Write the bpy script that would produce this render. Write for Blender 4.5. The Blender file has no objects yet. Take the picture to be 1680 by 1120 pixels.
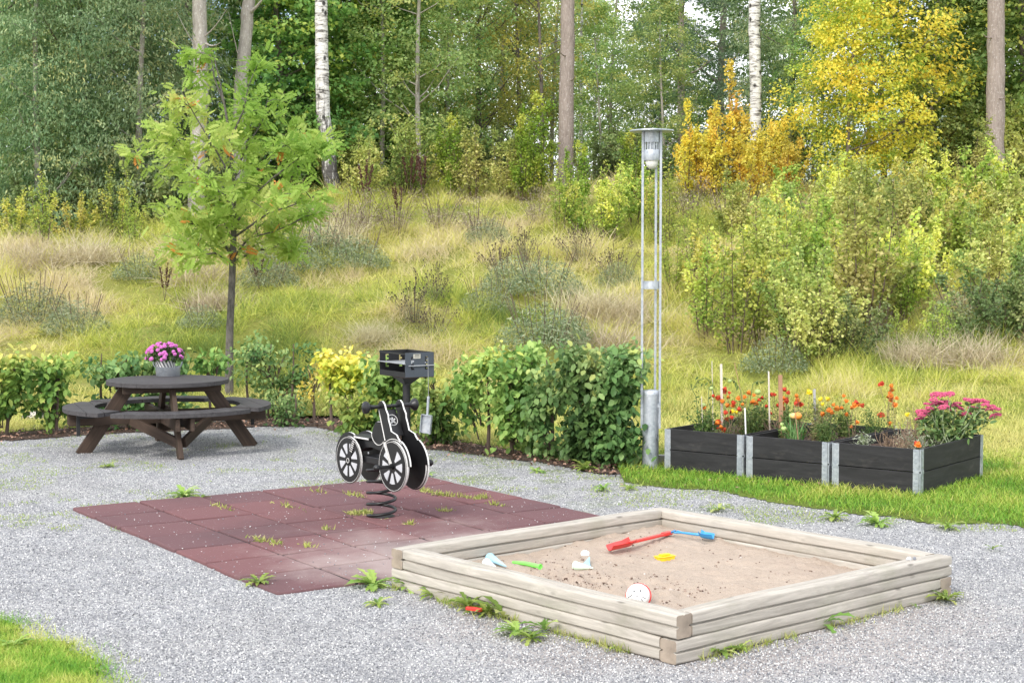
import bpy, math, random
import numpy as np
from mathutils import Vector, Matrix, noise as mnoise
PI = math.pi
R = math.radians
random.seed(7)
rng = np.random.default_rng(11)
scene = bpy.context.scene
COL = scene.collection

# ------------------------------------------------------------------ camera
F_PX = 2505.0; CAM_H = 1.97; PITCH = math.atan(133 / F_PX)
cd = bpy.data.cameras.new('camera'); cam = bpy.data.objects.new('camera', cd); COL.objects.link(cam)
cd.sensor_width = 36; cd.lens = 36 * F_PX / 1680; cd.clip_start = .1; cd.clip_end = 3000
cam.location = (0, 0, CAM_H); cam.rotation_euler = (PI / 2 - PITCH, 0, 0)
scene.camera = cam

# ------------------------------------------------------------------ sky, sun, exposure
SUN_EL, SUN_AZ = R(40), R(208)        # azimuth clockwise from north (+Y): behind the camera, a little left
w = bpy.data.worlds.new('World'); scene.world = w; w.use_nodes = True
nt = w.node_tree; nt.nodes.clear()
out = nt.nodes.new('ShaderNodeOutputWorld'); bg = nt.nodes.new('ShaderNodeBackground')
sky = nt.nodes.new('ShaderNodeTexSky'); sky.sky_type = 'NISHITA'; sky.sun_disc = False
sky.sun_elevation = SUN_EL; sky.sun_rotation = SUN_AZ; sky.air_density = 1.0; sky.dust_density = 2.0
tc = nt.nodes.new('ShaderNodeTexCoord'); nz = nt.nodes.new('ShaderNodeTexNoise')
nz.inputs['Scale'].default_value = 5.0; nz.inputs['Detail'].default_value = 6
rp = nt.nodes.new('ShaderNodeValToRGB'); rp.color_ramp.elements[0].position = .44; rp.color_ramp.elements[1].position = .52
mx = nt.nodes.new('ShaderNodeMix'); mx.data_type = 'RGBA'
mx.inputs[7].default_value = (10.5, 10.7, 11.2, 1)          # pale cloud in the sky's own units
nt.links.new(tc.outputs['Generated'], nz.inputs['Vector']); nt.links.new(nz.outputs['Fac'], rp.inputs['Fac'])
nt.links.new(rp.outputs['Color'], mx.inputs[0]); nt.links.new(sky.outputs[0], mx.inputs[6])
nt.links.new(mx.outputs[2], bg.inputs['Color']); bg.inputs['Strength'].default_value = .142
nt.links.new(bg.outputs[0], out.inputs[0])
sd = bpy.data.lights.new('sun', 'SUN'); sd.energy = 1.9; sd.angle = R(14); sd.color = (1, .955, .89)
sun = bpy.data.objects.new('sun', sd); COL.objects.link(sun)
dirv = Vector((math.sin(SUN_AZ) * math.cos(SUN_EL), math.cos(SUN_AZ) * math.cos(SUN_EL), math.sin(SUN_EL)))
sun.rotation_euler = dirv.to_track_quat('Z', 'Y').to_euler(); sun.location = dirv * 50
vs = scene.view_settings; vs.view_transform = 'Standard'; vs.look = 'None'; vs.gamma = 1; vs.use_curve_mapping = False
vs.exposure = 0.6
cy = scene.cycles; cy.max_bounces = 7; cy.diffuse_bounces = 4; cy.glossy_bounces = 2; cy.transmission_bounces = 4
cy.transparent_max_bounces = 4; cy.caustics_reflective = False; cy.caustics_refractive = False; cy.use_denoising = True

# ------------------------------------------------------------------ terrain
def vnoise(x, y, seed=0):
    x = np.asarray(x, float); y = np.asarray(y, float)
    xi = np.floor(x).astype(np.int64); yi = np.floor(y).astype(np.int64); fx = x - xi; fy = y - yi
    def h(a, b):
        n = (a * 374761393 + b * 668265263 + seed * 1442695041) & 0x7fffffff
        n = ((n ^ (n >> 13)) * 1274126177) & 0x7fffffff
        return ((n ^ (n >> 16)) & 0xffff) / 65535.0
    u = fx * fx * (3 - 2 * fx); v = fy * fy * (3 - 2 * fy)
    return (h(xi, yi) * (1 - u) + h(xi + 1, yi) * u) * (1 - v) + (h(xi, yi + 1) * (1 - u) + h(xi + 1, yi + 1) * u) * v
def fbm(x, y, s=1.0, o=4, seed=0):
    t = 0; a = .5; n = 0
    for i in range(o):
        t = t + a * vnoise(np.asarray(x) * s + 17.3 * i, np.asarray(y) * s - 9.1 * i, seed + i); n += a; a *= .5; s *= 2.03
    return t / n
PY = [0, 18.6, 20, 22, 26, 30, 34, 37, 45, 60, 90, 140, 200]
PZ = [0, 0, .14, .48, 1.32, 2.3, 3.3, 3.8, 3.9, 3.4, 1.0, -1.5, -3]
def terrain(x, y):
    x = np.asarray(x, float); y = np.asarray(y, float)
    b = np.interp(y, PY, PZ)
    s = np.clip((x + 9.0) / 6.5, 0, 1); s = s * s * (3 - 2 * s)
    cap = 2.45 + 1.5 * s
    k = .25; hh = np.clip(.5 + .5 * (cap - b) / k, 0, 1)
    z = cap * (1 - hh) + b * hh - k * hh * (1 - hh)
    z = np.where(y < 60, z, np.minimum(z, b))
    amp = np.clip((y - 19.5) / 4, 0, 1)
    return z + amp * ((fbm(x, y, .45, 3, 3) - .5) * .5 + (fbm(x, y, 1.6, 2, 8) - .5) * .16)
def th(x, y): return float(terrain(x, y))
cp, sp = math.cos(PITCH), math.sin(PITCH)
def ray(px, py):
    dx = (px - 840) / F_PX; dz = -(py - 560) / F_PX
    return Vector((dx, cp + dz * sp, -sp + dz * cp))
def at(px, py, z=None, Y=None):
    d = ray(px, py); o = Vector((0, 0, CAM_H))
    if Y is not None: return o + d * (Y / d.y)
    if z is not None: return o + d * ((z - CAM_H) / d.z)
    t = np.arange(5, 70, .05); g = terrain(d.x * t, d.y * t); zz = CAM_H + d.z * t
    hit = np.nonzero(zz <= g)[0]
    tt = t[hit[0]] if len(hit) else 40.
    return Vector((d.x * tt, d.y * tt, float(terrain(d.x * tt, d.y * tt))))

# ------------------------------------------------------------------ mesh helpers
def link(name, me, mat=None, parent=None, M=None):
    o = bpy.data.objects.new(name, me); COL.objects.link(o)
    if me is not None and mat is not None:
        for m in (mat if isinstance(mat, (list, tuple)) else [mat]): me.materials.append(m)
    if parent is not None: o.parent = parent
    if M is not None: o.matrix_local = M
    return o
def np_mesh(name, V, Fq, tone=None, smooth=False):
    me = bpy.data.meshes.new(name); V = np.asarray(V, np.float32); Fq = np.asarray(Fq, np.int32)
    n, k = Fq.shape
    me.vertices.add(len(V)); me.vertices.foreach_set('co', V.ravel())
    me.loops.add(n * k); me.loops.foreach_set('vertex_index', Fq.ravel())
    me.polygons.add(n); me.polygons.foreach_set('loop_start', np.arange(0, n * k, k, dtype=np.int32))
    if smooth: me.polygons.foreach_set('use_smooth', np.ones(n, bool))
    me.update(calc_edges=True)
    if tone is not None:
        a = me.attributes.new('tone', 'FLOAT', 'POINT'); a.data.foreach_set('value', np.asarray(tone, np.float32))
    return me
def rotm(yaw, pitch, roll):
    """N rotation matrices: roll about X, then pitch about Y, then yaw about Z"""
    cz, sz = np.cos(yaw), np.sin(yaw); cy_, sy = np.cos(pitch), np.sin(pitch); cx, sx = np.cos(roll), np.sin(roll)
    Rz = np.zeros((len(cz), 3, 3)); Rz[:, 0, 0] = cz; Rz[:, 0, 1] = -sz; Rz[:, 1, 0] = sz; Rz[:, 1, 1] = cz; Rz[:, 2, 2] = 1
    Ry = np.zeros_like(Rz); Ry[:, 0, 0] = cy_; Ry[:, 0, 2] = sy; Ry[:, 2, 0] = -sy; Ry[:, 2, 2] = cy_; Ry[:, 1, 1] = 1
    Rx = np.zeros_like(Rz); Rx[:, 1, 1] = cx; Rx[:, 1, 2] = -sx; Rx[:, 2, 1] = sx; Rx[:, 2, 2] = cx; Rx[:, 0, 0] = 1
    return Rz @ Ry @ Rx
def scatter(tv, tf, pos, Rm, sc, tone=None):
    tv = np.asarray(tv, float); tf = np.asarray(tf); n = len(pos); k = len(tv)
    sc = np.asarray(sc, float)
    if sc.ndim == 1: sc = np.repeat(sc[:, None], 3, 1)
    V = np.einsum('nij,nkj->nki', Rm, tv[None] * sc[:, None, :]) + np.asarray(pos)[:, None, :]
    Fq = tf[None] + (np.arange(n) * k)[:, None, None]
    T = None if tone is None else np.repeat(np.asarray(tone), k)
    return V.reshape(-1, 3), Fq.reshape(-1, tf.shape[1]), T
def merge(parts):
    Vs, Fs, Ts = [], [], []; off = 0
    for V, Fq, T in parts:
        Vs.append(V); Fs.append(Fq + off); Ts.append(T if T is not None else np.full(len(V), .5)); off += len(V)
    return np.concatenate(Vs), np.concatenate(Fs), np.concatenate(Ts)
# leaf templates lie along +X, normal +Z
LEAF_V = [(0, 0, 0), (.3, .3, .05), (.72, .24, .04), (1, 0, -.06), (.72, -.24, .04), (.3, -.3, .05)]
LEAF_F = np.array([(0, 3, 2, 1), (0, 5, 4, 3)])
RHO_V = [(0, 0, 0), (.5, .3, .04), (1, 0, -.04), (.5, -.3, .04)]
RHO_F = np.array([(0, 3, 2, 1)])
BLADE_V = [(-.5, 0, 0), (.5, 0, 0), (-.36, .12, .55), (.36, .12, .55), (-.06, .42, 1), (.06, .42, 1)]
BLADE_F = np.array([(0, 1, 3, 2), (2, 3, 5, 4)])

class MB:
    def __init__(s): s.v = []; s.f = []; s.mi = []
    def add(s, v, f, mi=0):
        n = len(s.v); s.v += [tuple(p) for p in v]; s.f += [tuple(i + n for i in q) for q in f]; s.mi += [mi] * len(f); return s
    def box(s, c, d, M=None, mi=0):
        x, y, z = d[0] / 2, d[1] / 2, d[2] / 2
        v = [Vector((a * x, b * y, g * z)) for a in (-1, 1) for b in (-1, 1) for g in (-1, 1)]
        if M is not None: v = [M @ p for p in v]
        v = [p + Vector(c) for p in v]
        return s.add(v, [(0, 1, 3, 2), (4, 6, 7, 5), (0, 4, 5, 1), (2, 3, 7, 6), (0, 2, 6, 4), (1, 5, 7, 3)], mi)
    def prism(s, poly, h0, h1, M=None, mi=0, mi_side=None):
        """poly in local XY (ccw), from z=h0 to z=h1, then M"""
        n = len(poly); v = [Vector((p[0], p[1], h0)) for p in poly] + [Vector((p[0], p[1], h1)) for p in poly]
        if M is not None: v = [M @ p for p in v]
        s.add(v, [tuple(range(n - 1, -1, -1)), tuple(range(n, 2 * n))], mi)
        nn = len(s.v) - 2 * n; ms = mi if mi_side is None else mi_side
        for i in range(n):
            j = (i + 1) % n; s.f.append((nn + i, nn + j, nn + n + j, nn + n + i)); s.mi.append(ms)
        return s
    def tube(s, pts, r, n=8, caps=True, mi=0, closed=False):
        pts = [Vector(p) for p in pts]; m = len(pts); rs = r if isinstance(r, (list, tuple)) else [r] * m
        vs, fs = [], []; up = Vector((0, 0, 1)); prev = None
        for i, p in enumerate(pts):
            a = pts[(i - 1) % m] if closed else pts[max(i - 1, 0)]; b = pts[(i + 1) % m] if closed else pts[min(i + 1, m - 1)]
            t = (b - a).normalized()
            if prev is None:
                q = up.cross(t); q = q.normalized() if q.length > .01 else Vector((1, 0, 0))
            else:
                q = (prev - t * prev.dot(t)).normalized()
            prev = q; u = t.cross(q)
            for k in range(n):
                an = 2 * PI * k / n; vs.append(p + (q * math.cos(an) + u * math.sin(an)) * rs[i])
        for i in range(m if closed else m - 1):
            for k in range(n):
                k2 = (k + 1) % n; i2 = (i + 1) % m
                fs.append((i * n + k, i * n + k2, i2 * n + k2, i2 * n + k))
        if caps and not closed:
            fs.append(tuple(range(n - 1, -1, -1))); fs.append(tuple(range((m - 1) * n, m * n)))
        return s.add(vs, fs, mi)
    def lathe(s, prof, n=24, M=None, mi=0, cap=True):
        """prof: (r, z) from bottom to top"""
        v = []; f = []; m = len(prof)
        for r, z in prof:
            for k in range(n): v.append(Vector((r * math.cos(2 * PI * k / n), r * math.sin(2 * PI * k / n), z)))
        if M is not None: v = [M @ p for p in v]
        for i in range(m - 1):
            for k in range(n):
                k2 = (k + 1) % n; f.append((i * n + k, i * n + k2, (i + 1) * n + k2, (i + 1) * n + k))
        if cap: f.append(tuple(range(n - 1, -1, -1))); f.append(tuple(range((m - 1) * n, m * n)))
        return s.add(v, f, mi)
    def ball(s, c, r, n=10, m=6, mi=0, jit=0, rnd=random):
        c = Vector(c); rr = r if isinstance(r, (tuple, list)) else (r, r, r); v = []; f = []
        for i in range(m + 1):
            ph = PI * i / m
            for k in range(n):
                a = 2 * PI * k / n; j = 1 + (rnd.random() - .5) * jit
                v.append(c + Vector((rr[0] * math.sin(ph) * math.cos(a) * j, rr[1] * math.sin(ph) * math.sin(a) * j, -rr[2] * math.cos(ph) * j)))
        for i in range(m):
            for k in range(n):
                k2 = (k + 1) % n; f.append((i * n + k, i * n + k2, (i + 1) * n + k2, (i + 1) * n + k))
        return s.add(v, f, mi)
    def build(s, name, mat, parent=None, M=None, smooth=None, bevel=None):
        me = bpy.data.meshes.new(name); me.from_pydata(s.v, [], s.f)
        for i, p in enumerate(me.polygons): p.material_index = s.mi[i]
        o = link(name, me, mat, parent, M)
        if smooth:
            me.polygons.foreach_set('use_smooth', [True] * len(me.polygons)); me.update()
            me.set_sharp_from_angle(angle=R(smooth))
        if bevel:
            b = o.modifiers.new('bevel', 'BEVEL'); b.width = bevel; b.segments = 2; b.limit_method = 'ANGLE'; b.angle_limit = R(40)
        return o
def tag(o, label=None, cat=None, group=None, kind=None):
    for k, v in (('label', label), ('category', cat), ('group', group), ('kind', kind)):
        if v: o[k] = v
    return o
def empty(name, loc, rz=0, label=None, cat=None, group=None):
    o = bpy.data.objects.new(name, None); COL.objects.link(o); o.location = loc; o.rotation_euler = (0, 0, rz)
    o.empty_display_size = .2
    return tag(o, label, cat, group)
def copy_tree(o, parent=None):
    c = o.copy(); COL.objects.link(c)
    if parent is not None: c.parent = parent
    for ch in KIDS(o): copy_tree(ch, c)
    return c
def KIDS(o): return list(o.children)
def T(x, y, z=0, rz=0): return Matrix.Translation((x, y, z)) @ Matrix.Rotation(rz, 4, 'Z')
def frame(o, x, y):
    """matrix with origin o, local X along x, local Y near y"""
    x = Vector(x).normalized(); z = x.cross(Vector(y)).normalized(); yy = z.cross(x)
    m = Matrix((x, yy, z)).transposed().to_4x4(); m.translation = Vector(o); return m

# ------------------------------------------------------------------ materials
def C(*a): return (a[0], a[1], a[2], 1)
class Mat:
    def __init__(s, name):
        s.m = bpy.data.materials.new(name); s.m.use_nodes = True; s.nt = s.m.node_tree; s.n = s.nt.nodes
        s.b = s.n['Principled BSDF']; s.out = s.n['Material Output']; s._tc = None
    def node(s, t, **k):
        n = s.n.new(t)
        for a, v in k.items(): setattr(n, a, v)
        return n
    def L(s, a, b): s.nt.links.new(a, b)
    def coord(s, kind='Object', scale=(1, 1, 1)):
        t = s.node('ShaderNodeTexCoord'); m = s.node('ShaderNodeMapping'); m.inputs['Scale'].default_value = scale
        s.L(t.outputs[kind], m.inputs['Vector']); return m.outputs[0]
    def noise(s, vec, scale, detail=4, rough=.55, dist=0):
        n = s.node('ShaderNodeTexNoise'); n.inputs['Scale'].default_value = scale; n.inputs['Detail'].default_value = detail
        n.inputs['Roughness'].default_value = rough; n.inputs['Distortion'].default_value = dist; s.L(vec, n.inputs['Vector']); return n.outputs['Fac']
    def vor(s, vec, scale, feature='F1', outp='Distance'):
        n = s.node('ShaderNodeTexVoronoi', feature=feature); n.inputs['Scale'].default_value = scale; s.L(vec, n.inputs['Vector']); return n.outputs[outp]
    def ramp(s, fac, stops, interp='LINEAR'):
        n = s.node('ShaderNodeValToRGB'); cr = n.color_ramp; cr.interpolation = interp
        while len(cr.elements) < len(stops): cr.elements.new(.5)
        for e, (p, c) in zip(cr.elements, stops): e.position = p; e.color = C(*c) if not isinstance(c, (int, float)) else (c, c, c, 1)
        s.L(fac, n.inputs['Fac']); return n.outputs['Color']
    def mix(s, fac, a, b, mode='MIX'):
        n = s.node('ShaderNodeMix', data_type='RGBA', blend_type=mode)
        for i, v in ((0, fac), (6, a), (7, b)):
            if isinstance(v, (int, float)): n.inputs[i].default_value = v if i == 0 else (v, v, v, 1)
            elif isinstance(v, tuple): n.inputs[i].default_value = C(*v)
            else: s.L(v, n.inputs[i])
        return n.outputs[2]
    def math(s, op, a, b=None):
        n = s.node('ShaderNodeMath', operation=op)
        for i, v in ((0, a), (1, b)):
            if v is None: continue
            if isinstance(v, (int, float)): n.inputs[i].default_value = v
            else: s.L(v, n.inputs[i])
        return n.outputs[0]
    def bump(s, h, strength=.5, dist=.01):
        n = s.node('ShaderNodeBump'); n.inputs['Strength'].default_value = strength; n.inputs['Distance'].default_value = dist
        s.L(h, n.inputs['Height']); s.L(n.outputs[0], s.b.inputs['Normal'])
    def set(s, col=None, rough=None, metal=None, spec=None):
        for nm, v in (('Base Color', col), ('Roughness', rough), ('Metallic', metal), ('Specular IOR Level', spec)):
            if v is None: continue
            if isinstance(v, tuple): s.b.inputs[nm].default_value = C(*v)
            elif isinstance(v, (int, float)): s.b.inputs[nm].default_value = v
            else: s.L(v, s.b.inputs[nm])
        return s.m
MATS = {}
def leafmat(name, cols, transl=.35, rough=.5, hue=.03, spec=.25):
    if name in MATS: return MATS[name]
    M = Mat(name); a = M.node('ShaderNodeAttribute', attribute_name='tone'); oi = M.node('ShaderNodeObjectInfo')
    st = [(i / (len(cols) - 1), c) for i, c in enumerate(cols)]
    c = M.ramp(a.outputs['Fac'], st)
    hs = M.node('ShaderNodeHueSaturation'); M.L(c, hs.inputs['Color'])
    M.L(M.math('ADD', M.math('MULTIPLY', oi.outputs['Random'], hue), .5 - hue / 2), hs.inputs['Hue'])
    M.L(M.math('ADD', M.math('MULTIPLY', oi.outputs['Random'], .3), .85), hs.inputs['Value'])
    M.set(hs.outputs[0], rough, spec=spec)
    if transl:
        t = M.node('ShaderNodeBsdfTranslucent'); M.L(hs.outputs[0], t.inputs['Color'])
        x = M.node('ShaderNodeMixShader'); x.inputs[0].default_value = transl
        M.L(M.b.outputs[0], x.inputs[1]); M.L(t.outputs[0], x.inputs[2]); M.L(x.outputs[0], M.out.inputs[0])
    MATS[name] = M.m; return M.m
def plain(name, col, rough=.5, metal=0, var=.12, scale=20, bump=0, spec=.5):
    if name in MATS: return MATS[name]
    M = Mat(name); v = M.coord(); f = M.noise(v, scale, 5)
    c = M.mix(f, tuple(x * (1 - var * 1.6) for x in col), tuple(min(1, x * (1 + var * 1.6)) for x in col))
    M.set(c, rough, metal, spec)
    if bump: M.bump(f, bump, .01)
    MATS[name] = M.m; return M.m
def woodmat(name, light, dark, grain=14, along=1.2, rough=.75, knots=True, bump=.35, green=None):
    M = Mat(name); v = M.coord('Object', (along, grain, grain)); oi = M.node('ShaderNodeObjectInfo')
    off = M.node('ShaderNodeVectorMath', operation='ADD'); M.L(v, off.inputs[0])
    cx = M.node('ShaderNodeCombineXYZ'); M.L(M.math('MULTIPLY', oi.outputs['Random'], 37.), cx.inputs[0]); M.L(M.math('MULTIPLY', oi.outputs['Random'], 91.), cx.inputs[1])
    M.L(cx.outputs[0], off.inputs[1]); v = off.outputs[0]
    g = M.noise(v, 2.2, 8, .7, .6); g2 = M.noise(v, .35, 3)
    c = M.ramp(g, [(.28, dark), (.5, tuple((a + b) / 2 for a, b in zip(light, dark))), (.68, light)])
    c = M.mix(M.math('MULTIPLY', g2, .55), c, tuple((a * .55 + b * .45) for a, b in zip(light, dark)))
    if knots:
        kv = M.coord('Object', (3.2, 9, 9)); k = M.ramp(M.vor(kv, 1.0), [(.06, 1.0), (.13, 0.0)]); c = M.mix(M.math('MULTIPLY', k, .7), c, tuple(x * .45 for x in dark))
    if green:
        gv = M.coord('Object', (1, 1, 1)); gn = M.ramp(M.noise(gv, 3.1, 5, .65), [(.55, 0.), (.75, .5)]); c = M.mix(gn, c, green)
    if name.startswith('black'): c = M.mix(M.ramp(M.noise(M.coord('Object', (1.5, 3, 4)), 2.4, 6, .7), [(.54, 0.), (.80, .28)]), c, (.17, .15, .13))
    M.set(c, rough, spec=.3); M.bump(g, bump, .004); MATS[name] = M.m; return M.m
def barkmat(name, a, b, scale=(9, 9, 2.2), bump=1.0, spots=None):
    M = Mat(name); v = M.coord('Object', scale); n = M.noise(v, 3, 8, .7, .3); c = M.ramp(n, [(.3, a), (.62, b)])
    v2 = M.coord('Object', (1, 1, 1)); c = M.mix(M.ramp(M.noise(v2, 1.1, 4), [(.35, 0.), (.8, .4)]), c, tuple(x * 1.25 for x in b))
    if spots: 
        c = M.mix(M.ramp(M.noise(M.coord('Object', (14, 14, 9)), 2.2, 5), [(.58, 0.), (.66, .75)]), c, spots)
    M.set(c, .9, spec=.1); M.bump(n, bump, .03); MATS[name] = M.m; return M.m
def birchmat(name, rough_base=True):
    M = Mat(name); v = M.coord('Object', (2.6, 2.6, 13)); n = M.noise(v, 1.5, 7, .75, .4)
    c = M.ramp(n, [(.36, (.025, .022, .02)), (.45, (.34, .32, .30)), (.52, (.66, .64, .62)), (.75, (.78, .76, .74))])
    k = M.vor(M.coord('Object', (4.2, 4.2, 3.1)), 1.0); c = M.mix(M.ramp(k, [(.13, .95), (.24, 0.)]), c, (.03, .028, .026))
    if rough_base:
        t = M.node('ShaderNodeTexCoord'); s = M.node('ShaderNodeSeparateXYZ'); M.L(t.outputs['Object'], s.inputs[0])
        f = M.math('ADD', M.math('MULTIPLY', s.outputs['Z'], -.17), M.math('ADD', M.math('MULTIPLY', M.noise(M.coord('Object', (6, 6, 1.6)), 2.4, 6, .7), 1.6), -.28))
        c = M.mix(M.ramp(f, [(.12, 0.), (.3, .92)]), c, (.045, .04, .038))
    M.set(c, .75, spec=.2); M.bump(n, .6, .02); MATS[name] = M.m; return M.m

# ground materials
def gravel_mat():
    M = Mat('gravel'); v = M.coord('Object')
    n1 = M.node('ShaderNodeTexVoronoi'); n1.inputs['Scale'].default_value = 62; M.L(v, n1.inputs['Vector'])
    n2 = M.node('ShaderNodeTexVoronoi'); n2.inputs['Scale'].default_value = 150; M.L(v, n2.inputs['Vector'])
    sx = M.node('ShaderNodeSeparateColor'); M.L(n1.outputs['Color'], sx.inputs[0])
    sy = M.node('ShaderNodeSeparateColor'); M.L(n2.outputs['Color'], sy.inputs[0])
    st = [(0, (.17, .17, .18)), (.35, (.35, .353, .365)), (.7, (.51, .51, .51)), (1, (.74, .73, .71))]
    c = M.mix(.45, M.ramp(sx.outputs[0], st), M.ramp(sy.outputs[1], st))
    big = M.noise(v, .5, 6, .65); c = M.mix(M.ramp(big, [(.42, .0), (.66, .4)]), c, (.42, .40, .37)); c = M.mix(M.ramp(M.noise(v, 1.9, 6, .7), [(.45, 0.), (.64, .55)]), c, (.26, .26, .265))
    # sandy spill round the sandbox
    vm = M.node('ShaderNodeVectorMath', operation='DISTANCE'); M.L(v, vm.inputs[0]); vm.inputs[1].default_value = (1.05, 8.6, 0)
    sp_ = M.math('ADD', vm.outputs['Value'], M.math('MULTIPLY', M.noise(v, 1.6, 5), 1.4))
    c = M.mix(M.ramp(M.math('MULTIPLY', sp_, .25), [(.50, .6), (.62, .0)]), c, M.mix(M.noise(v, 160, 2), (.33, .27, .235), (.58, .51, .46)))
    # moss towards the hedge
    s = M.node('ShaderNodeSeparateXYZ'); M.L(v, s.inputs[0])
    m1 = M.ramp(M.math('ADD', M.math('MULTIPLY', s.outputs['Y'], .12), M.math('MULTIPLY', s.outputs['X'], .045)), [(1.35 / 1, 0.), (1, 0.)])
    f = M.math('MULTIPLY', M.ramp(M.math('ADD', M.math('MULTIPLY', s.outputs['Y'], .2), -1.9), [(.25, 0.), (.8, 1.)]), M.ramp(M.noise(v, 2.3, 7, .7), [(.48, 0.), (.62, .75)]))
    f = M.math('MULTIPLY', f, M.ramp(M.math('ADD', M.math('MULTIPLY', s.outputs['X'], .2), .6), [(.1, .15), (.6, 1.)]))
    c = M.mix(f, c, (.20, .26, .07))
    d = M.math('MULTIPLY', n1.outputs['Distance'], 1.0)
    c = M.mix(M.ramp(d, [(.25, 0.), (.75, .35)]), c, (.10, .10, .11))
    M.set(c, .85, spec=.25)
    h = M.math('ADD', M.math('MULTIPLY', d, -1.), M.math('MULTIPLY', sx.outputs[1], .5)); M.bump(h, .9, .012); return M.m
def sand_mat():
    M = Mat('sand'); v = M.coord('Object'); n = M.noise(v, 230, 3, .7); b = M.noise(v, 3.2, 6)
    c = M.mix(n, (.33, .255, .195), (.65, .545, .445)); c = M.mix(M.ramp(b, [(.35, .0), (.7, .3)]), c, (.36, .27, .21))
    sp_ = M.ramp(M.noise(v, 420, 2), [(.66, 0.), (.72, .8)]); c = M.mix(sp_, c, (.8, .78, .74))
    dk = M.ramp(M.noise(M.coord('Object', (1, 1, 1)), 310, 2), [(.30, .8), (.36, 0.)]); c = M.mix(dk, c, (.10, .08, .07))
    M.set(c, .95, spec=.1); M.bump(M.math('ADD', M.math('MULTIPLY', n, .5), M.noise(v, 45, 5)), 1.0, .012); return M.m
def soil_mat():
    M = Mat('soil'); v = M.coord('Object'); n = M.noise(v, 30, 6, .7); c = M.ramp(n, [(.3, (.03, .02, .016)), (.5, (.10, .07, .055)), (.72, (.26, .19, .16))])
    M.set(c, .95, spec=.1); M.bump(n, 1., .03); return M.m
def lawn_mat(name, cols, sc=1.2):
    M = Mat(name); v = M.coord('Object'); n = M.noise(v, sc, 6, .6); c = M.ramp(n, cols); f = M.noise(v, 55, 4, .7)
    c = M.mix(.35, c, M.ramp(f, [(.3, (.04, .06, .015)), (.7, (.34, .36, .10))]))
    M.set(c, .95, spec=.05); M.bump(f, 1., .04); return M.m
def rubber_mat():
    M = Mat('rubber'); v = M.coord('Object'); oi = M.node('ShaderNodeObjectInfo'); n = M.noise(v, 260, 3, .7)
    c = M.mix(n, (.12, .048, .05), (.27, .145, .145)); c = M.mix(M.math('MULTIPLY', oi.outputs['Random'], .6), c, (.115, .078, .085))
    w_ = M.node('ShaderNodeTexCoord'); g = M.node('ShaderNodeNewGeometry')
    vm = M.node('ShaderNodeVectorMath', operation='DISTANCE'); M.L(g.outputs['Position'], vm.inputs[0]); vm.inputs[1].default_value = (-.45, 9.95, 0)
    mp = M.node('ShaderNodeMapping'); M.L(g.outputs['Position'], mp.inputs['Vector']); nn = M.noise(mp.outputs[0], 1.7, 6, .65)
    f = M.math('ADD', M.math('MULTIPLY', vm.outputs['Value'], .42), M.math('MULTIPLY', nn, .9))
    c = M.mix(M.ramp(f, [(.62, .78), (1.05, 0.)]), c, M.mix(n, (.26, .20, .185), (.50, .42, .39)))     # sand trodden into the rubber by the box
    s2 = M.ramp(M.noise(mp.outputs[0], 75, 2), [(.70, 0.), (.73, .8)]); c = M.mix(s2, c, (.55, .52, .5))
    c = M.mix(M.ramp(M.noise(mp.outputs[0], .9, 4), [(.5, 0.), (.75, .45)]), c, (.07, .055, .06))
    M.set(c, .92, spec=.12); M.bump(n, .6, .004); return M.m

GRAVEL = gravel_mat(); SAND = sand_mat(); SOIL = soil_mat(); RUBBER = rubber_mat()
LAWN = lawn_mat('lawn', [(.3, (.10, .17, .03)), (.6, (.22, .30, .055)), (.8, (.30, .33, .08))])
HILL = lawn_mat('hill', [(.30, (.20, .24, .05)), (.48, (.36, .36, .09)), (.6, (.44, .40, .14)), (.75, (.40, .33, .17))], .5)
WOODG = woodmat('weathered_pine', (.59, .545, .475), (.25, .225, .19), green=(.28, .275, .20))
WOODEND = plain('end_grain', (.33, .27, .21), .9, var=.35, scale=14, bump=.6)
WOODB = woodmat('stained_brown', (.098, .064, .045), (.021, .015, .012), rough=.65)
WOODBT = woodmat('stained_dark_top', (.092, .086, .088), (.032, .029, .030), rough=.7)
WOODK = woodmat('black_stained_board', (.042, .041, .043), (.008, .008, .0085), grain=9, rough=.6, bump=.3)
STAKEW = woodmat('stake_wood', (.75, .70, .62), (.5, .42, .33)); STAKEB = woodmat('stake_brown', (.45, .27, .16), (.3, .17, .1))
def zinc_mat():
    M = Mat('galvanised'); v = M.coord(); a = M.vor(v, 42, 'F1', 'Color'); s = M.node('ShaderNodeSeparateColor'); M.L(a, s.inputs[0])
    c = M.mix(s.outputs[0], (.34, .375, .42), (.50, .535, .57)); c = M.mix(M.ramp(M.noise(v, 7, 6), [(.4, 0.), (.75, .6)]), c, (.62, .64, .66))
    M.set(c, M.math('ADD', M.math('MULTIPLY', s.outputs[1], .15), .42), .65); return M.m
ZINC = zinc_mat()
BLACK = plain('black_plastic', (.009, .009, .010), .40, var=.3, scale=9, bump=.1)
BLACKP = plain('black_paint', (.013, .013, .014), .5, var=.3, scale=12, bump=.15)
BLUEG = plain('blue_grey_paint', (.060, .072, .088), .5, var=.15, scale=8)
RUST = plain('rusted_firebox', (.055, .034, .026), .85, var=.6, scale=16, bump=.4)
WHITE = plain('white_edge', (.74, .73, .70), .5, var=.06); SILV = plain('pale_grey_inlay', (.50, .51, .53), .6, var=.1, scale=14)
STEEL = plain('steel', (.45, .46, .47), .4, .8); CONC = plain('concrete', (.42, .41, .39), .9, bump=.4, var=.2, scale=14)

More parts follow.
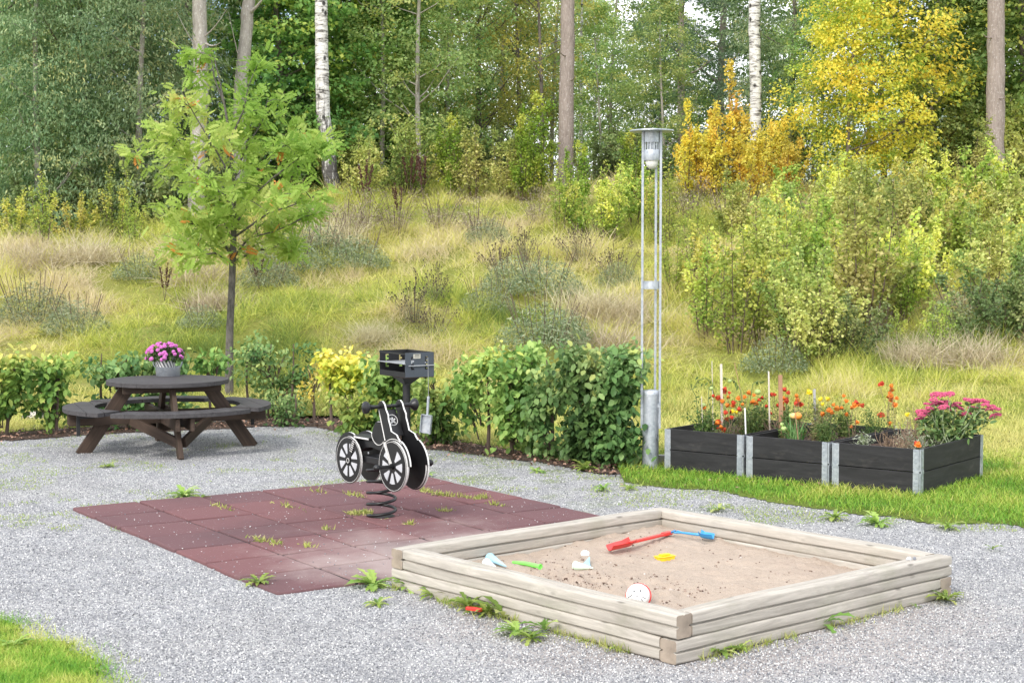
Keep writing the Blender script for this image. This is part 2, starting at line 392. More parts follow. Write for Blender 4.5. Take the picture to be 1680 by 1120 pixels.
# ------------------------------------------------------------------ the setting: ground sheets
def grid_sheet(name, mat, x0, x1, y0, y1, step, zfun, mask=None, kind='structure'):
    xs = np.arange(x0, x1 + step / 2, step); ys = np.arange(y0, y1 + step / 2, step); X, Y = np.meshgrid(xs, ys)
    Z = zfun(X, Y); nx, ny = len(xs), len(ys); idx = np.arange(nx * ny).reshape(ny, nx)
    Fq = np.stack([idx[:-1, :-1], idx[:-1, 1:], idx[1:, 1:], idx[1:, :-1]], -1).reshape(-1, 4)
    V = np.stack([X, Y, Z], -1).reshape(-1, 3)
    if mask is not None:
        cx = V[Fq].mean(1); Fq = Fq[mask(cx[:, 0], cx[:, 1])]
        used = np.unique(Fq); rem = np.full(len(V), -1); rem[used] = np.arange(len(used)); Fq = rem[Fq]; V = V[used]
    o = link(name, np_mesh(name, V, Fq, smooth=True), mat); tag(o, kind=kind); return o
far = MB(); far.add([(-900, -60, -3.2), (900, -60, -3.2), (900, 1500, -3.2), (-900, 1500, -3.2)], [(0, 1, 2, 3)])
tag(far.build('ground', HILL), kind='structure')
HEDGE = np.array([(-9.5, 16.0), (-5.81, 17.1), (-5.04, 17.6), (-2.93, 18.6), (-2.1, 18.4), (-.58, 15.96), (.36, 14.98), (1.2, 14.24), (1.3, 14.1)])
def front_edge(x):     # front boundary of soil/lawn, y as a function of x
    return np.interp(x, [-12, -5.56, -4.78, -2.96, -2.31, -1.3, .12, .53, 1.18, 1.83, 2.47, 3.16, 3.74, 5, 9, 14], [15.6, 16.6, 17.2, 17.95, 17.95, 16.2, 14.95, 14.45, 13.35, 12.68, 12.05, 11.42, 11.07, 10.3, 9.0, 7])
def soil_back(x): return np.interp(x, [-12, -5.8, -5, -3, -2.1, -.58, .36, 1.0, 1.05], [16.6, 17.4, 18.0, 19.0, 18.9, 16.5, 15.4, 14.6, 13.3])
def in_soil(x, y):
    n = (fbm(x, y, 3., 3, 5) - .5) * .25
    return (x < 1.0) & (y > front_edge(x) + n) & (y < soil_back(x) + n)
def in_lawn(x, y):
    n = (fbm(x, y, 2.2, 4, 15) - .5) * .7
    a = (y > front_edge(x) + n) & ~((x < 1.0) & (y < soil_back(x)))
    return a
def in_lawn2(x, y):
    n = (fbm(x, y, 3., 4, 25) - .5) * .5
    e = np.interp(x, [-8, -2.84, -2.61, -2.33, -2.13, -1.89, -1.5], [9.6, 8.40, 8.02, 7.66, 7.40, 7.0, 5.8])
    return (y < e + n) & (x < -1.2)
bumpy = lambda a, s, z0=0: (lambda X, Y: z0 + (fbm(X, Y, s, 3, 31) - .5) * a)
grid_sheet('gravel_yard', GRAVEL, -16, 16, 1, 22, .12, bumpy(.02, 1.5))
grid_sheet('soil_bed', SOIL, -12, 1.2, 14, 20, .05, lambda X, Y: bumpy(.02, 1.5)(X, Y) - .004 + fbm(X, Y, 7, 3, 77) * .022, in_soil)
grid_sheet('lawn', LAWN, -14, 14, 8.5, 20.6, .06, lambda X, Y: bumpy(.02, 1.5)(X, Y) + .007 + np.interp(Y, PY, PZ), in_lawn)
lawn2 = grid_sheet('lawn', LAWN, -6, -1.2, 4.5, 10, .05, lambda X, Y: bumpy(.02, 1.5)(X, Y) + .007, in_lawn2)
hill = grid_sheet('hillside', HILL, -60, 60, 18.5, 139, .5, lambda X, Y: terrain(X, Y) - np.clip(19.6 - Y, 0, 1) * .12, None)

# loose stones on the gravel
OCT_V = [(1, 0, 0), (0, 1, 0), (-1, 0, 0), (0, -1, 0), (0, 0, .8), (0, 0, -.8)]
OCT_F = np.array([(0, 1, 4), (1, 2, 4), (2, 3, 4), (3, 0, 4), (1, 0, 5), (2, 1, 5), (3, 2, 5), (0, 3, 5)])
def mat_uv(x, y):
    """coordinates in the rubber mat"""
    return ((x - MAT_O[0]) * MAT_E1[0] + (y - MAT_O[1]) * MAT_E1[1]) / MAT_L1, ((x - MAT_O[0]) * MAT_E2[0] + (y - MAT_O[1]) * MAT_E2[1]) / MAT_L2
MAT_O = np.array([-3.484, 11.966])
SB_N = np.array([.80, 7.345]); SB_X = np.array([.7587, .6515]); SB_Y = np.array([-.6515, .7587]); SB_S = 2.35
p_near = np.array(at(499, 972, 0).to_2d()); p_back = np.array(at(697, 783, 0).to_2d())
MAT_E1 = p_back - MAT_O; MAT_L1 = np.linalg.norm(MAT_E1); MAT_E1 /= MAT_L1
MAT_E2 = np.array([MAT_E1[1], -MAT_E1[0]]); MAT_L2 = float(np.dot(p_near - MAT_O, MAT_E2))
def sb_uv(x, y):
    dx = x - SB_N[0]; dy = y - SB_N[1]; return dx * SB_X[0] + dy * SB_X[1], dx * SB_Y[0] + dy * SB_Y[1]
def view_pts(n, y0, y1, m=.6, power=1.):
    """points spread over what the lens sees between two depths (real density falls with distance)"""
    u = rng.random(n); y = y0 * (y1 / y0) ** (u ** power); x = (rng.random(n) - .5) * 2 * (y * .336 + m); return x, y
x, y = view_pts(240000, 6.2, 18.5)
u1, v1 = mat_uv(x, y); a1, b1 = sb_uv(x, y)
k = ~((u1 > 0) & (u1 < 1.02) & (v1 > 0) & (v1 < 1.0)) & ~((a1 > 0) & (a1 < SB_S) & (b1 > 0) & (b1 < SB_S)) & ~in_lawn(x, y) & ~in_lawn2(x, y) & ~in_soil(x, y)
x, y = x[k], y[k]; n = len(x)
V, Fq, Tn = scatter(OCT_V, OCT_F, np.stack([x, y, bumpy(.02, 1.5)(x, y) + .002], 1), rotm(rng.random(n) * 6.3, rng.random(n) * 6.3, rng.random(n) * 6.3), np.stack([rng.uniform(.003, .009, n), rng.uniform(.003, .007, n), rng.uniform(.002, .005, n)], 1), rng.random(n))
x, y = view_pts(4200, 6.2, 18); u1, v1 = mat_uv(x, y); a1, b1 = sb_uv(x, y); k = ~((a1 > 0) & (a1 < SB_S) & (b1 > 0) & (b1 < SB_S)) & ~in_lawn(x, y) & ~in_lawn2(x, y) & ~in_soil(x, y); x, y = x[k], y[k]; n = len(x)
on = ((u1 > 0) & (u1 < 1.0) & (v1 > 0) & (v1 < 1.0))[k]
p2 = scatter(OCT_V, OCT_F, np.stack([x, y, np.where(on, .024, .004)], 1), rotm(rng.random(n) * 6.3, rng.random(n) * .6, rng.random(n) * .6), np.stack([rng.uniform(.006, .014, n) * (1 - .4 * on), rng.uniform(.005, .011, n) * (1 - .4 * on), rng.uniform(.003, .007, n)], 1), rng.random(n))
V, Fq, Tn = merge([(V, Fq, Tn), p2])
M = Mat('stone_chips'); a = M.node('ShaderNodeAttribute', attribute_name='tone')
STONE = M.set(M.ramp(a.outputs['Fac'], [(0, (.12, .125, .14)), (.3, (.29, .295, .31)), (.65, (.46, .46, .465)), (.9, (.66, .65, .63)), (1, (.82, .81, .79))]), .8)
tag(link('gravel_stones', np_mesh('gravel_stones', V, Fq, Tn), STONE), kind='stuff')

# ------------------------------------------------------------------ rubber safety mat
NX = 6; NY = 7
mat_root = empty('rubber_mat', (MAT_O[0], MAT_O[1], 0), math.atan2(MAT_E1[1], MAT_E1[0]), 'worn red brown rubber tile mat lying under the spring rider', 'rubber mat')
tx = MAT_L1 / NX; ty = MAT_L2 / NY
NXX = 8      # the mat runs on towards the sandbox's far side
far_uv = mat_uv(*at(1005, 832, 0).to_2d())
for i in range(NX):
    for j in range(NY):
        cxx = (i + .5) * tx; cyy = -(j + .5) * ty
        wx = MAT_O + MAT_E1 * cxx + MAT_E2 * (-cyy); a_, b_ = sb_uv(wx[0], wx[1])
        if -.25 < a_ < SB_S and -.1 < b_ < SB_S + .18: continue
        q = MB(); gx = tx - .022; gy = ty - .022; nseg = 6
        P = []; rr = random.Random(i * 31 + j)
        for a in range(nseg): P.append((-gx / 2 + gx * a / nseg, -gy / 2))
        for a in range(nseg): P.append((gx / 2, -gy / 2 + gy * a / nseg))
        for a in range(nseg): P.append((gx / 2 - gx * a / nseg, gy / 2))
        for a in range(nseg): P.append((-gx / 2, gy / 2 - gy * a / nseg))
        P = [(p[0] + rr.uniform(-.004, .004), p[1] + rr.uniform(-.004, .004)) for p in P]
        q.prism(P, -.02, .022)
        q.build('tile', RUBBER, mat_root, Matrix.Translation((cxx + rr.uniform(-.003, .003), cyy, rr.uniform(-.002, .003))) @ Matrix.Rotation(rr.uniform(-.012, .012), 4, 'X') @ Matrix.Rotation(rr.uniform(-.012, .012), 4, 'Y'), bevel=.011)
m = MB(); m.box((MAT_L1 / 2, -MAT_L2 / 2, .006), (MAT_L1 - .05, MAT_L2 - .05, .008)); m.build('joint_shade_sheet', plain('joint_shade_dark', (.03, .022, .022), .95), mat_root)  # dark sheet added below the tiles, its colour stands in for shade in the joints
# weeds and moss in the joints
def joint_weeds():
    P = []
    for (px, py, n, s) in [(425, 886, 60, .13), (450, 891, 50, .10), (368, 834, 40, .2), (580, 812, 40, .14), (520, 806, 30, .15), (580, 843, 90, .08), (600, 842, 80, .06), (535, 868, 30, .05), (700, 806, 90, .15), (728, 812, 90, .12), (760, 815, 60, .2), (790, 817, 120, .07), (815, 828, 50, .12), (730, 838, 50, .05), (470, 830, 40, .25), (672, 860, 40, .04), (505, 895, 30, .1)]:
        c = at(px, py, .02); th_ = math.atan2(MAT_E2[1], MAT_E2[0]) if s > .07 else 0
        for k in range(n):
            u = random.gauss(0, s * .5); v = random.gauss(0, .02 if s > .07 else s * .5)
            P.append((c.x + u * math.cos(th_) - v * math.sin(th_), c.y + u * math.sin(th_) + v * math.cos(th_), .018))
    P = np.array(P); n = len(P)
    return scatter(BLADE_V, BLADE_F, P, rotm(rng.random(n) * 6.3, rng.normal(0, .5, n), rng.normal(0, .7, n)), np.stack([rng.uniform(.006, .014, n), rng.uniform(.02, .05, n), rng.uniform(.015, .05, n)], 1), rng.random(n))
WEEDY = leafmat('joint_weed', [(.20, .28, .05), (.42, .45, .12), (.55, .50, .22)], .3)
V, Fq, Tn = joint_weeds(); tag(link('joint_weeds', np_mesh('joint_weeds', V, Fq, Tn), WEEDY), 'pale moss and grass tufts growing in the joints of the rubber mat', 'moss', kind='stuff')

# ------------------------------------------------------------------ sandbox
SBM = Matrix(((SB_X[0], SB_Y[0], 0, SB_N[0]), (SB_X[1], SB_Y[1], 0, SB_N[1]), (0, 0, 1, 0), (0, 0, 0, 1)))
sb = empty('sandbox', (SB_N[0], SB_N[1], 0), math.atan2(SB_X[1], SB_X[0]), 'square sandbox framed with weathered grooved wooden logs', 'sandbox')
LW, LH = .115, .123
def log_profile():
    r = .013; g = .009; P = []
    def arc(cx, cz, a0):
        for k in range(4): a = R(a0 + 30 * k); P.append((cx + r * math.cos(a), cz + r * math.sin(a)))
    arc(LW / 2 - r, -LH / 2 + r, -90); P.extend([(LW / 2, -g), (LW / 2 - .018, -g * .35), (LW / 2 - .018, g * .35), (LW / 2, g)])
    arc(LW / 2 - r, LH / 2 - r, 0); P.extend([(.006, LH / 2), (.003, LH / 2 - .004), (-.003, LH / 2 - .004), (-.006, LH / 2)])
    arc(-LW / 2 + r, LH / 2 - r, 90); P.extend([(-LW / 2, g), (-LW / 2 + .018, g * .35), (-LW / 2 + .018, -g * .35), (-LW / 2, -g)]); arc(-LW / 2 + r, -LH / 2 + r, 180)
    return P
LP = log_profile()
def sb_log(x0, y0, x1, y1, z):
    a = Vector((x0, y0, z)); b = Vector((x1, y1, z)); Ln = (b - a).length - .004; n = len(LP); m = MB(); NS = 14
    vs = []; d = random.uniform(0, 99)
    for i in range(NS + 1):
        xx = -Ln / 2 + Ln * i / NS; e = min(1, .94 + min(i, NS - i) * .06)
        for p in LP: vs.append((xx + (0), p[0] * e + .0015 * math.sin(i * 1.3 + d), p[1] * e + .0015 * math.sin(i * .9 + d)))
    m.add(vs, [(i * n + k, i * n + (k + 1) % n, (i + 1) * n + (k + 1) % n, (i + 1) * n + k) for i in range(NS) for k in range(n)])
    m.add(vs[:n], [tuple(range(n - 1, -1, -1))], 1); m.add(vs[-n:], [tuple(range(n))], 1)
    return m.build('log', [WOODG, WOODEND], sb, frame((a + b) / 2, b - a, Vector((-(b - a).y, (b - a).x, 0))), smooth=50)
S = SB_S; h = LW / 2; z2 = .245 - LH / 2; z1 = z2 - LH
sb_log(h, 0, h, S - LW, z2); sb_log(LW, h, S, h, z2); sb_log(S - h, LW, S - h, S, z2); sb_log(0, S - h, S - LW, S - h, z2)
sb_log(h, LW, h, S, z1); sb_log(0, h, S - LW, h, z1); sb_log(S - h, 0, S - h, S - LW, z1); sb_log(LW, S - h, S, S - h, z1)
def sand_z(u, v):
    base = .075 + .045 * np.clip(v / S, 0, 1) * np.clip(u / S, 0, 1) * 1.4
    base = base + (fbm(u, v, 2.2, 3, 41) - .5) * .05 + (fbm(u, v, 7, 3, 44) - .5) * .035
    rough = np.exp(-(((u - .45) / .38) ** 2 + ((v - 1.45) / .55) ** 2)) + .6 * np.exp(-(((u - .9) / .25) ** 2 + ((v - 1.0) / .3) ** 2))
    return base + rough * ((fbm(u, v, 13, 3, 47) - .5) * .15 + .01) + (fbm(u, v, 22, 3, 48) - .5) * .026
def sand_world(a, b): return SBM @ Vector((a, b, float(sand_z(a, b))))
sxy = np.arange(.05, S - .04, .018); X, Y = np.meshgrid(sxy, sxy); Z = sand_z(X, Y); nx = len(sxy)
idx = np.arange(nx * nx).reshape(nx, nx); Fq = np.stack([idx[:-1, :-1], idx[:-1, 1:], idx[1:, 1:], idx[1:, :-1]], -1).reshape(-1, 4)
so = link('sand', np_mesh('sand', np.stack([X, Y, Z], -1).reshape(-1, 3), Fq, smooth=True), SAND); so.matrix_world = SBM; tag(so, kind='structure')
qa, qb = rng.random(16000) * S, rng.random(16000) * S; ro = np.exp(-(((qa - .45) / .42) ** 2 + ((qb - 1.45) / .6) ** 2)) + .6 * np.exp(-(((qa - .9) / .3) ** 2 + ((qb - 1.0) / .35) ** 2)) + .35 * np.exp(-(((qa - .5) / .5) ** 2 + ((qb - .5) / .4) ** 2)) + .08
kq = (rng.random(16000) < ro * .5) & (fbm(qa, qb, 5, 3, 33) > .46) & (qa > .14) & (qb > .14) & (qa < S - .14) & (qb < S - .14); qa, qb = qa[kq], qb[kq]; nq = len(qa)
V, Fq, Tq = scatter(OCT_V, OCT_F, np.stack([qa, qb, sand_z(qa, qb) + .001], 1), rotm(rng.random(nq) * 6.3, rng.normal(0, .5, nq), rng.normal(0, .5, nq)), rng.gamma(2.2, .0016, nq) + .0015, rng.random(nq))
M = Mat('sand_clods'); a = M.node('ShaderNodeAttribute', attribute_name='tone'); sc = link('sand_clods', np_mesh('sand_clods', V, Fq, Tq), M.set(M.ramp(a.outputs['Fac'], [(0, (.09, .055, .04)), (.5, (.20, .14, .105)), (.8, (.38, .29, .235)), (1, (.6, .55, .5))]), .95)); sc.matrix_world = SBM; tag(sc, kind='stuff')
def on_sand(px, py):
    p = at(px, py, .09)
    for _ in range(4):
        a, b = sb_uv(p.x, p.y); p = at(px, py, float(sand_z(a, b)))
    return p


# ------------------------------------------------------------------ toys
def plastic(name, c): return plain(name, c, .38, var=.05)
RED = plastic('red_plastic', (.72, .045, .035)); BLUE = plastic('blue_plastic', (.05, .30, .62)); YEL = plastic('yellow_plastic', (.85, .55, .02))
GRN = plastic('green_plastic', (.22, .75, .12)); PBLUE = plastic('pale_blue_plastic', (.42, .70, .85)); WHT = plastic('white_plastic', (.80, .80, .78)); PGRN = plastic('pale_green_plastic', (.66, .82, .66))
def spade(p_blade, p_handle, col, label, dhandle, wdt):
    a = p_blade; b = p_handle; d = b - a; Ln = d.length; m = frame(a + Vector((0, 0, .018)), d, Vector((-d.y, d.x, 0)))
    root = empty('toy_spade', a, 0, label, 'toy spade'); m.translation -= a
    bl = MB(); nU, nV = 8, 8; vs = []; lb = Ln * (.38 if not dhandle else .34)
    for s_ in (0, .004):
        for i in range(nU + 1):
            for j in range(nV + 1):
                u = i / nU; v = j / nV * 2 - 1; ww = wdt * (.62 + .38 * math.sin(min(1, u * 1.6) * PI / 2)) * (1 if u < .85 else 1 - (u - .85) * 1.5)
                vs.append((u * lb, v * ww, abs(v) ** 2.2 * .032 + s_ + .02 * max(0, u - .8) * 4))
    n1 = (nU + 1) * (nV + 1); fs = []
    for s_ in (0, 1):
        for i in range(nU):
            for j in range(nV):
                q = [s_ * n1 + i * (nV + 1) + j, s_ * n1 + (i + 1) * (nV + 1) + j, s_ * n1 + (i + 1) * (nV + 1) + j + 1, s_ * n1 + i * (nV + 1) + j + 1]; fs.append(tuple(q if s_ else q[::-1]))
    bl.add(vs, fs); bl.build('blade', col, root, m, smooth=60)
    hd = MB()
    if dhandle:
        hd.tube([(lb * .9, 0, .02), (Ln * .78, 0, .018)], [.010, .008], 8)
        hd.tube([(Ln * .78, 0, .018), (Ln * .92, .03, .018), (Ln, .032, .018), (Ln, -.032, .018), (Ln * .92, -.03, .018)], .007, 8, closed=True)
    else:
        hd.box((lb + (Ln - lb) / 2 - .01, 0, .022), (Ln - lb + .05, .030, .016)); hd.box((Ln - .03, 0, .024), (.09, .036, .022))
    hd.build('handle', col, root, m, smooth=50, bevel=.003)
    return root
spade(on_sand(1000, 908), on_sand(1098, 884), RED, 'long red plastic spade lying on the sand', False, .045)
spade(on_sand(1170, 889), on_sand(1104, 880), BLUE, 'blue plastic spade with open handle at the far end of the red one', True, .042)
t = on_sand(1090, 919); m = MB(); r0 = T(t.x, t.y, t.z, .5)
ring = [(-.055, -.03), (-.02, -.035), (.03, -.028), (.06, -.03), (.065, .015), (.03, .032), (-.02, .03), (-.06, .025)]
m.prism(ring, 0.0, .030); m.prism([(p[0] * 1.1, p[1] * 1.15) for p in ring], .026, .032); m.prism([(p[0] * .6, p[1] * .5) for p in ring], .032, .044)
o = m.build('sand_mould', YEL, None, r0, bevel=.003); tag(o, 'small yellow sand mould beside the red spade', 'sand mould')
t1, t2 = on_sand(842, 925), on_sand(886, 931); m = MB(); d = (t2 - t1); dn = d.normalized()
m.tube([t1 + Vector((0, 0, .012)), t1 + d * .5 + Vector((0, 0, .014)), t2 + Vector((0, 0, .006))], [.010, .013, .014], 10)
ringp = [t2 + dn * (-.0) + Vector((0, 0, .006)) + Vector((-dn.y, dn.x, 0)) * math.cos(a) * .016 + Vector((0, 0, 1)) * math.sin(a) * .016 for a in np.linspace(0, 2 * PI, 12, endpoint=False)]
m.tube(ringp, .004, 6, closed=True)
o = m.build('toy_tube', GRN, None, None, smooth=50); tag(o, 'bright green plastic tube lying half buried in the sand', 'toy tube')
def cone(p, q, r, mat, label, grp=None):
    d = (q - p); Ln = d.length; mm = frame(p, d, Vector((0, 0, 1))) @ Matrix.Rotation(PI / 2, 4, 'Y'); c = MB()
    c.lathe([(r, 0), (r * .96, Ln * .12), (r * .25, Ln * .9), (.004, Ln)], 20); c.lathe([(r * 1.12, -.004), (r * 1.12, .004)], 20)
    o = c.build('toy_cone', mat, None, mm, smooth=40); tag(o, label, 'toy cone', grp); return o
up = Vector((0, 0, .02))
cone(on_sand(804, 921) + up * 1.2, on_sand(830, 930) + up * .3, .028, PBLUE, 'pale blue toy cone by the left log of the sandbox', 'sand toy cones')
cone(on_sand(798, 928) + up, on_sand(813, 931) + up * .4, .026, WHT, 'white toy cone lying against the pale blue cone by the left log', 'sand toy cones')
cone(on_sand(944, 933) + up, on_sand(973, 934) + up * .5, .027, PGRN, 'pale mint green toy cone in the middle of the sand', 'sand toy cones')
cone(on_sand(962, 932) + up * .8, on_sand(967, 920) + up * 1.2, .022, PBLUE, 'short pale blue toy cone behind the mint green cone', 'sand toy cones')
t = on_sand(960, 910); m = MB(); m.ball((0, 0, .006), (.03, .03, .026), 16, 10); m.tube([(.032 * math.cos(a), .032 * math.sin(a), .002) for a in np.linspace(0, 2 * PI, 16, endpoint=False)], .003, 6, closed=True)
o = m.build('toy_ball', WHT, None, T(t.x, t.y, t.z), smooth=60); tag(o, 'white ball half buried in the sand between the mint cone and the red spade', 'toy ball')
# white sand sieve with slots, red rim, tipped on its side
t = on_sand(1046, 992); root = empty('sand_sieve', t + Vector((0, 0, .0)), 0, 'round white sand sieve with red rim tipped on its side by the near log', 'sand sieve')
mm = Matrix.Translation((0, .0, .055)) @ Matrix.Rotation(R(-14), 4, 'Z') @ Matrix.Rotation(R(68), 4, 'X')
m = MB(); m.lathe([(.062, -.03), (.066, -.025), (.064, 0), (.060, .010), (.048, .020), (.030, .026), (.001, .029)], 32, cap=False); m.build('sieve_face', WHT, root, mm, smooth=60)
m = MB(); m.tube([(.067 * math.cos(a), .067 * math.sin(a), -.03) for a in np.linspace(0, 2 * PI, 28, endpoint=False)], .0055, 8, closed=True); m.box((-.072, -.05, -.03), (.04, .022, .010), Matrix.Rotation(.7, 3, 'Z')); m.build('rim', RED, root, mm, smooth=50)
m = MB()
def slot(x, y, lx, ly, a):
    rr = math.hypot(x, y); zz = float(np.interp(rr, [0, .03, .048, .06], [.0285, .0262, .0205, .010])); sl = -.45 * rr / .05
    nrm = Vector((x, y, 0)).normalized() if rr > 1e-4 else Vector((1, 0, 0)); rt = Matrix.Rotation(-sl * 1.0, 3, Vector((-nrm.y, nrm.x, 0)))
    m.box((x, y, zz), (lx, ly, .003), rt @ Matrix.Rotation(a, 3, 'Z'))
for k in range(7):
    a = R(200 + k * 23); slot(.042 * math.cos(a), .042 * math.sin(a), .020, .0032, a)
slot(-.016, .016, .008, .010, .2); slot(.018, .020, .008, .010, -.2); slot(0, .042, .012, .003, .2); slot(-.03, -.005, .004, .010, .5); slot(.002, -.012, .014, .003, 0)
m.build('slot', plain('dark_slot', (.03, .03, .04), .6), root, mm)
# small stones on the right corner of the frame
STN = plain('pebble', (.55, .55, .56), .8, var=.3, scale=60, bump=.5); STND = plain('dark_pebble', (.25, .26, .29), .8, var=.3, scale=60)
for k, (px, py, s, mt, lb) in enumerate([(1491, 917, .017, STN, 'pale pointed pebble lying on the right corner of the sandbox frame'), (1500, 916, .014, STND, 'darker blue grey pebble lying on the right corner of the sandbox frame')]):
    p = at(px, py, .25); m = MB(); m.ball((0, 0, s * .6), (s, s * .8, s * .75), 9, 6, jit=.35, rnd=random.Random(k)); o = m.build('pebble', mt, None, T(p.x, p.y, .242, k)); tag(o, lb, 'pebble')

# ------------------------------------------------------------------ spring rider (motorbike)
RC = at(626, 851, 0)
rd = empty('spring_rider', (RC.x, RC.y, 0), 0, 'black motorbike shaped spring rider with white edges and grey wheel inlays', 'spring rider')
HD = math.atan2(-.79, .61)
# local frame: U = heading, W = away from the camera (normal of the side panels), Z up
RM = Matrix(((.61, .79, 0, 0), (-.79, .61, 0, 0), (0, 0, 1, 0), (0, 0, 0, 1)))
def panelM(u, s, z): return RM @ Matrix(((1, 0, 0, u), (0, 0, 1, s), (0, 1, 0, z), (0, 0, 0, 1)))   # poly (u,z) -> world, extrude +Z goes to W (mirrored)
def circ(r, n=40, a0=0, a1=2 * PI, cx=0, cz=0):
    full = abs(a1 - a0 - 2 * PI) < 1e-6; return [(cx + r * math.cos(a0 + (a1 - a0) * k / (n if full else n - 1)), cz + r * math.sin(a0 + (a1 - a0) * k / (n if full else n - 1))) for k in range(n)]
def strip(path, wd, h0, h1, mb, closed=False):
    """flat band of width wd along a 2-D path"""
    n = len(path); P = [Vector(p) for p in path]; Lf, Rt = [], []
    for i in range(n):
        a = P[(i - 1) % n] if closed else P[max(0, i - 1)]; b = P[(i + 1) % n] if closed else P[min(n - 1, i + 1)]
        d = (b - a).normalized(); nn = Vector((-d.y, d.x)); Lf.append(P[i] + nn * wd / 2); Rt.append(P[i] - nn * wd / 2)
    for i in range(n if closed else n - 1):
        j = (i + 1) % n; mb.prism([Lf[i], Lf[j], Rt[j], Rt[i]], h0, h1)
SEP = .085; TH = .015
FW = (.31, .445); RW = (-.31, .43)
neck = [(.075, .19), (.045, .215), (.03, .235), (-.045, .255), (-.062, .30), (-.085, .345), (-.088, .375), (-.115, .41), (-.135, .452), (-.16, .472), (-.195, .470), (-.22, .445), (-.225, .415), (-.205, .385), (-.175, .30), (-.135, .20)]
fend = circ(.212, 10, R(5), R(66)) + neck + circ(.212, 10, R(128), R(205))[1:] + circ(.182, 14, R(205), R(365))
for side, s0 in (('near', -SEP), ('far', SEP)):
    sg = -1 if side == 'near' else 1
    fp = MB(); a, b = sorted((s0 - sg * TH * .8, s0 + sg * .001)); fp.prism(fend, a, b, None, 0, 1); fp.build('front_fender', [BLACK, WHITE], rd, panelM(FW[0], 0, FW[1]))
    for (c, r, nm) in ((FW, .190, 'front_wheel'), (RW, .183, 'rear_wheel')):
        m = MB(); a, b = sorted((s0 + sg * .002, s0 + sg * (.002 + TH))); m.prism(circ(r, 48), a, b, None, 0, 1); wo = m.build(nm, [BLACK, WHITE], rd, panelM(c[0], 0, c[1]), bevel=None)
        o0 = s0 + sg * (.002 + TH); a, b = sorted((o0 - sg * .002, o0 + sg * .0022)); m = MB()
        for k in range(8):
            a0 = PI / 2 + k * PI / 4 + (PI / 8 if nm == 'rear_wheel' else 0) - .26; sec = circ(r * .70, 7, a0, a0 + .52) + [(r * .27 * math.cos(a0 + .40), r * .27 * math.sin(a0 + .40)), (r * .27 * math.cos(a0 + .12), r * .27 * math.sin(a0 + .12))]
            if nm == 'front_wheel' and k in (0,): continue
            m.prism(sec, a, b)
        m.build('inlay', SILV, wo)
        m = MB(); a, b = sorted((o0 - sg * .001, o0 + sg * .0015)); strip(circ(r * .955, 48), .0025, a, b, m, True); m.build('outline', WHITE, wo)
    # rear fender arc
    m = MB(); a, b = sorted((s0 - sg * TH * .8, s0 + sg * .001)); m.prism(circ(.205, 16, R(70), R(190), -.012, .008) + circ(.10, 12, R(190), R(70), -.012, .008), a, b, None, 0, 1); m.build('rear_fender', [BLACK, WHITE], rd, panelM(RW[0], 0, RW[1]))
    # routed white lines on the outer faces
    fo = s0 + sg * (.002 + TH); a, b = sorted((fo - sg * .001, fo + sg * .004)); m = MB()
    strip([(-.10, .165), (-.005, -.01)], .030, a, b, m); fk = m.build('fork', BLACK, rd, panelM(FW[0], 0, FW[1])); a, b = sorted((fo + sg * .003, fo + sg * .006)); m = MB()
    strip([(-.112, .165), (-.02, -.012)], .004, a, b, m); strip([(-.090, .175), (.012, -.008)], .004, a, b, m); strip([(-.104, .170), (-.008, .0)], .012, a, b, m); m.build('line', WHITE, fk)
    a, b = sorted((s0 + sg * .001, s0 + sg * .003)); m = MB(); strip([(-.205, .40), (-.19, .36), (-.13, .20), (-.122, .18)], .010, a, b, m); strip(circ(.203, 16, R(60), R(200)), .004, a, b, m); m.build('line', WHITE, fk)
    a, b = sorted((fo - sg * .001, fo + sg * .005)); m = MB(); P = [(.0, -.035), (.02, -.02), (.10, .155), (.075, .17), (.062, .17), (-.02, .0)]; m.prism(P, a, b); sh = m.build('shock_absorber', BLACK, rd, panelM(RW[0], 0, RW[1]))
    a, b = sorted((fo + sg * .004, fo + sg * .0075)); m = MB()
    for k in range(7):
        t_ = .06 + .016 * k; cx_, cz_ = .012 + t_ * .50, .015 + t_ * .98; strip([(cx_ - .014, cz_ + .004), (cx_ + .018, cz_ - .006)], .005, a, b, m)
    strip(circ(.018, 12, cx=.0, cz=-.005), .0035, a, b, m, True); m.build('line', WHITE, sh)
    m = MB(); m.prism(circ(.022, 20), *sorted((fo, fo + sg * .014))); m.build('hub', BLACK, rd, panelM(FW[0], 0, FW[1]))
    m = MB(); m.tube([(FW[0], fo, FW[1] - .0), (FW[0] - 0, fo + sg * .12, FW[1])], [.013, .014], 12); m.ball((FW[0], fo + sg * .135, FW[1]), (.026, .028, .026), 14, 10); m.build('foot_peg', BLACK, rd, RM, smooth=50)
# central body
m = MB(); body = [(-.32, .60), (-.33, .56), (-.22, .50), (-.15, .535), (-.06, .545), (.08, .53), (.12, .50), (.14, .47), (.17, .50), (.20, .56), (.165, .64), (.155, .72), (.13, .755), (.04, .76), (.0, .745), (-.04, .70), (-.06, .64), (-.065, .60)]
m.prism(body, -.050, .050, None, 0, 0); m.build('body', [BLACK, WHITE], rd, panelM(0, 0, 0), bevel=.004)
m = MB(); strip([(.03, .752), (.10, .752)], .003, -.0535, -.050, m); strip(circ(.10, 14, R(190), R(330), .04, .675) + [(.155, .70), (.16, .75)], .004, -.0535, -.050, m); m.build('body_outline', WHITE, rd, panelM(0, 0, 0))
m = MB(); m.box((-.185, 0, .612), (.27, .155, .022)); sq = m.build('seat', BLACK, rd, RM, bevel=.005); m = MB(); m.box((-.185, -.079, .612), (.26, .004, .011)); m.build('seat_edge', WHITE, sq)
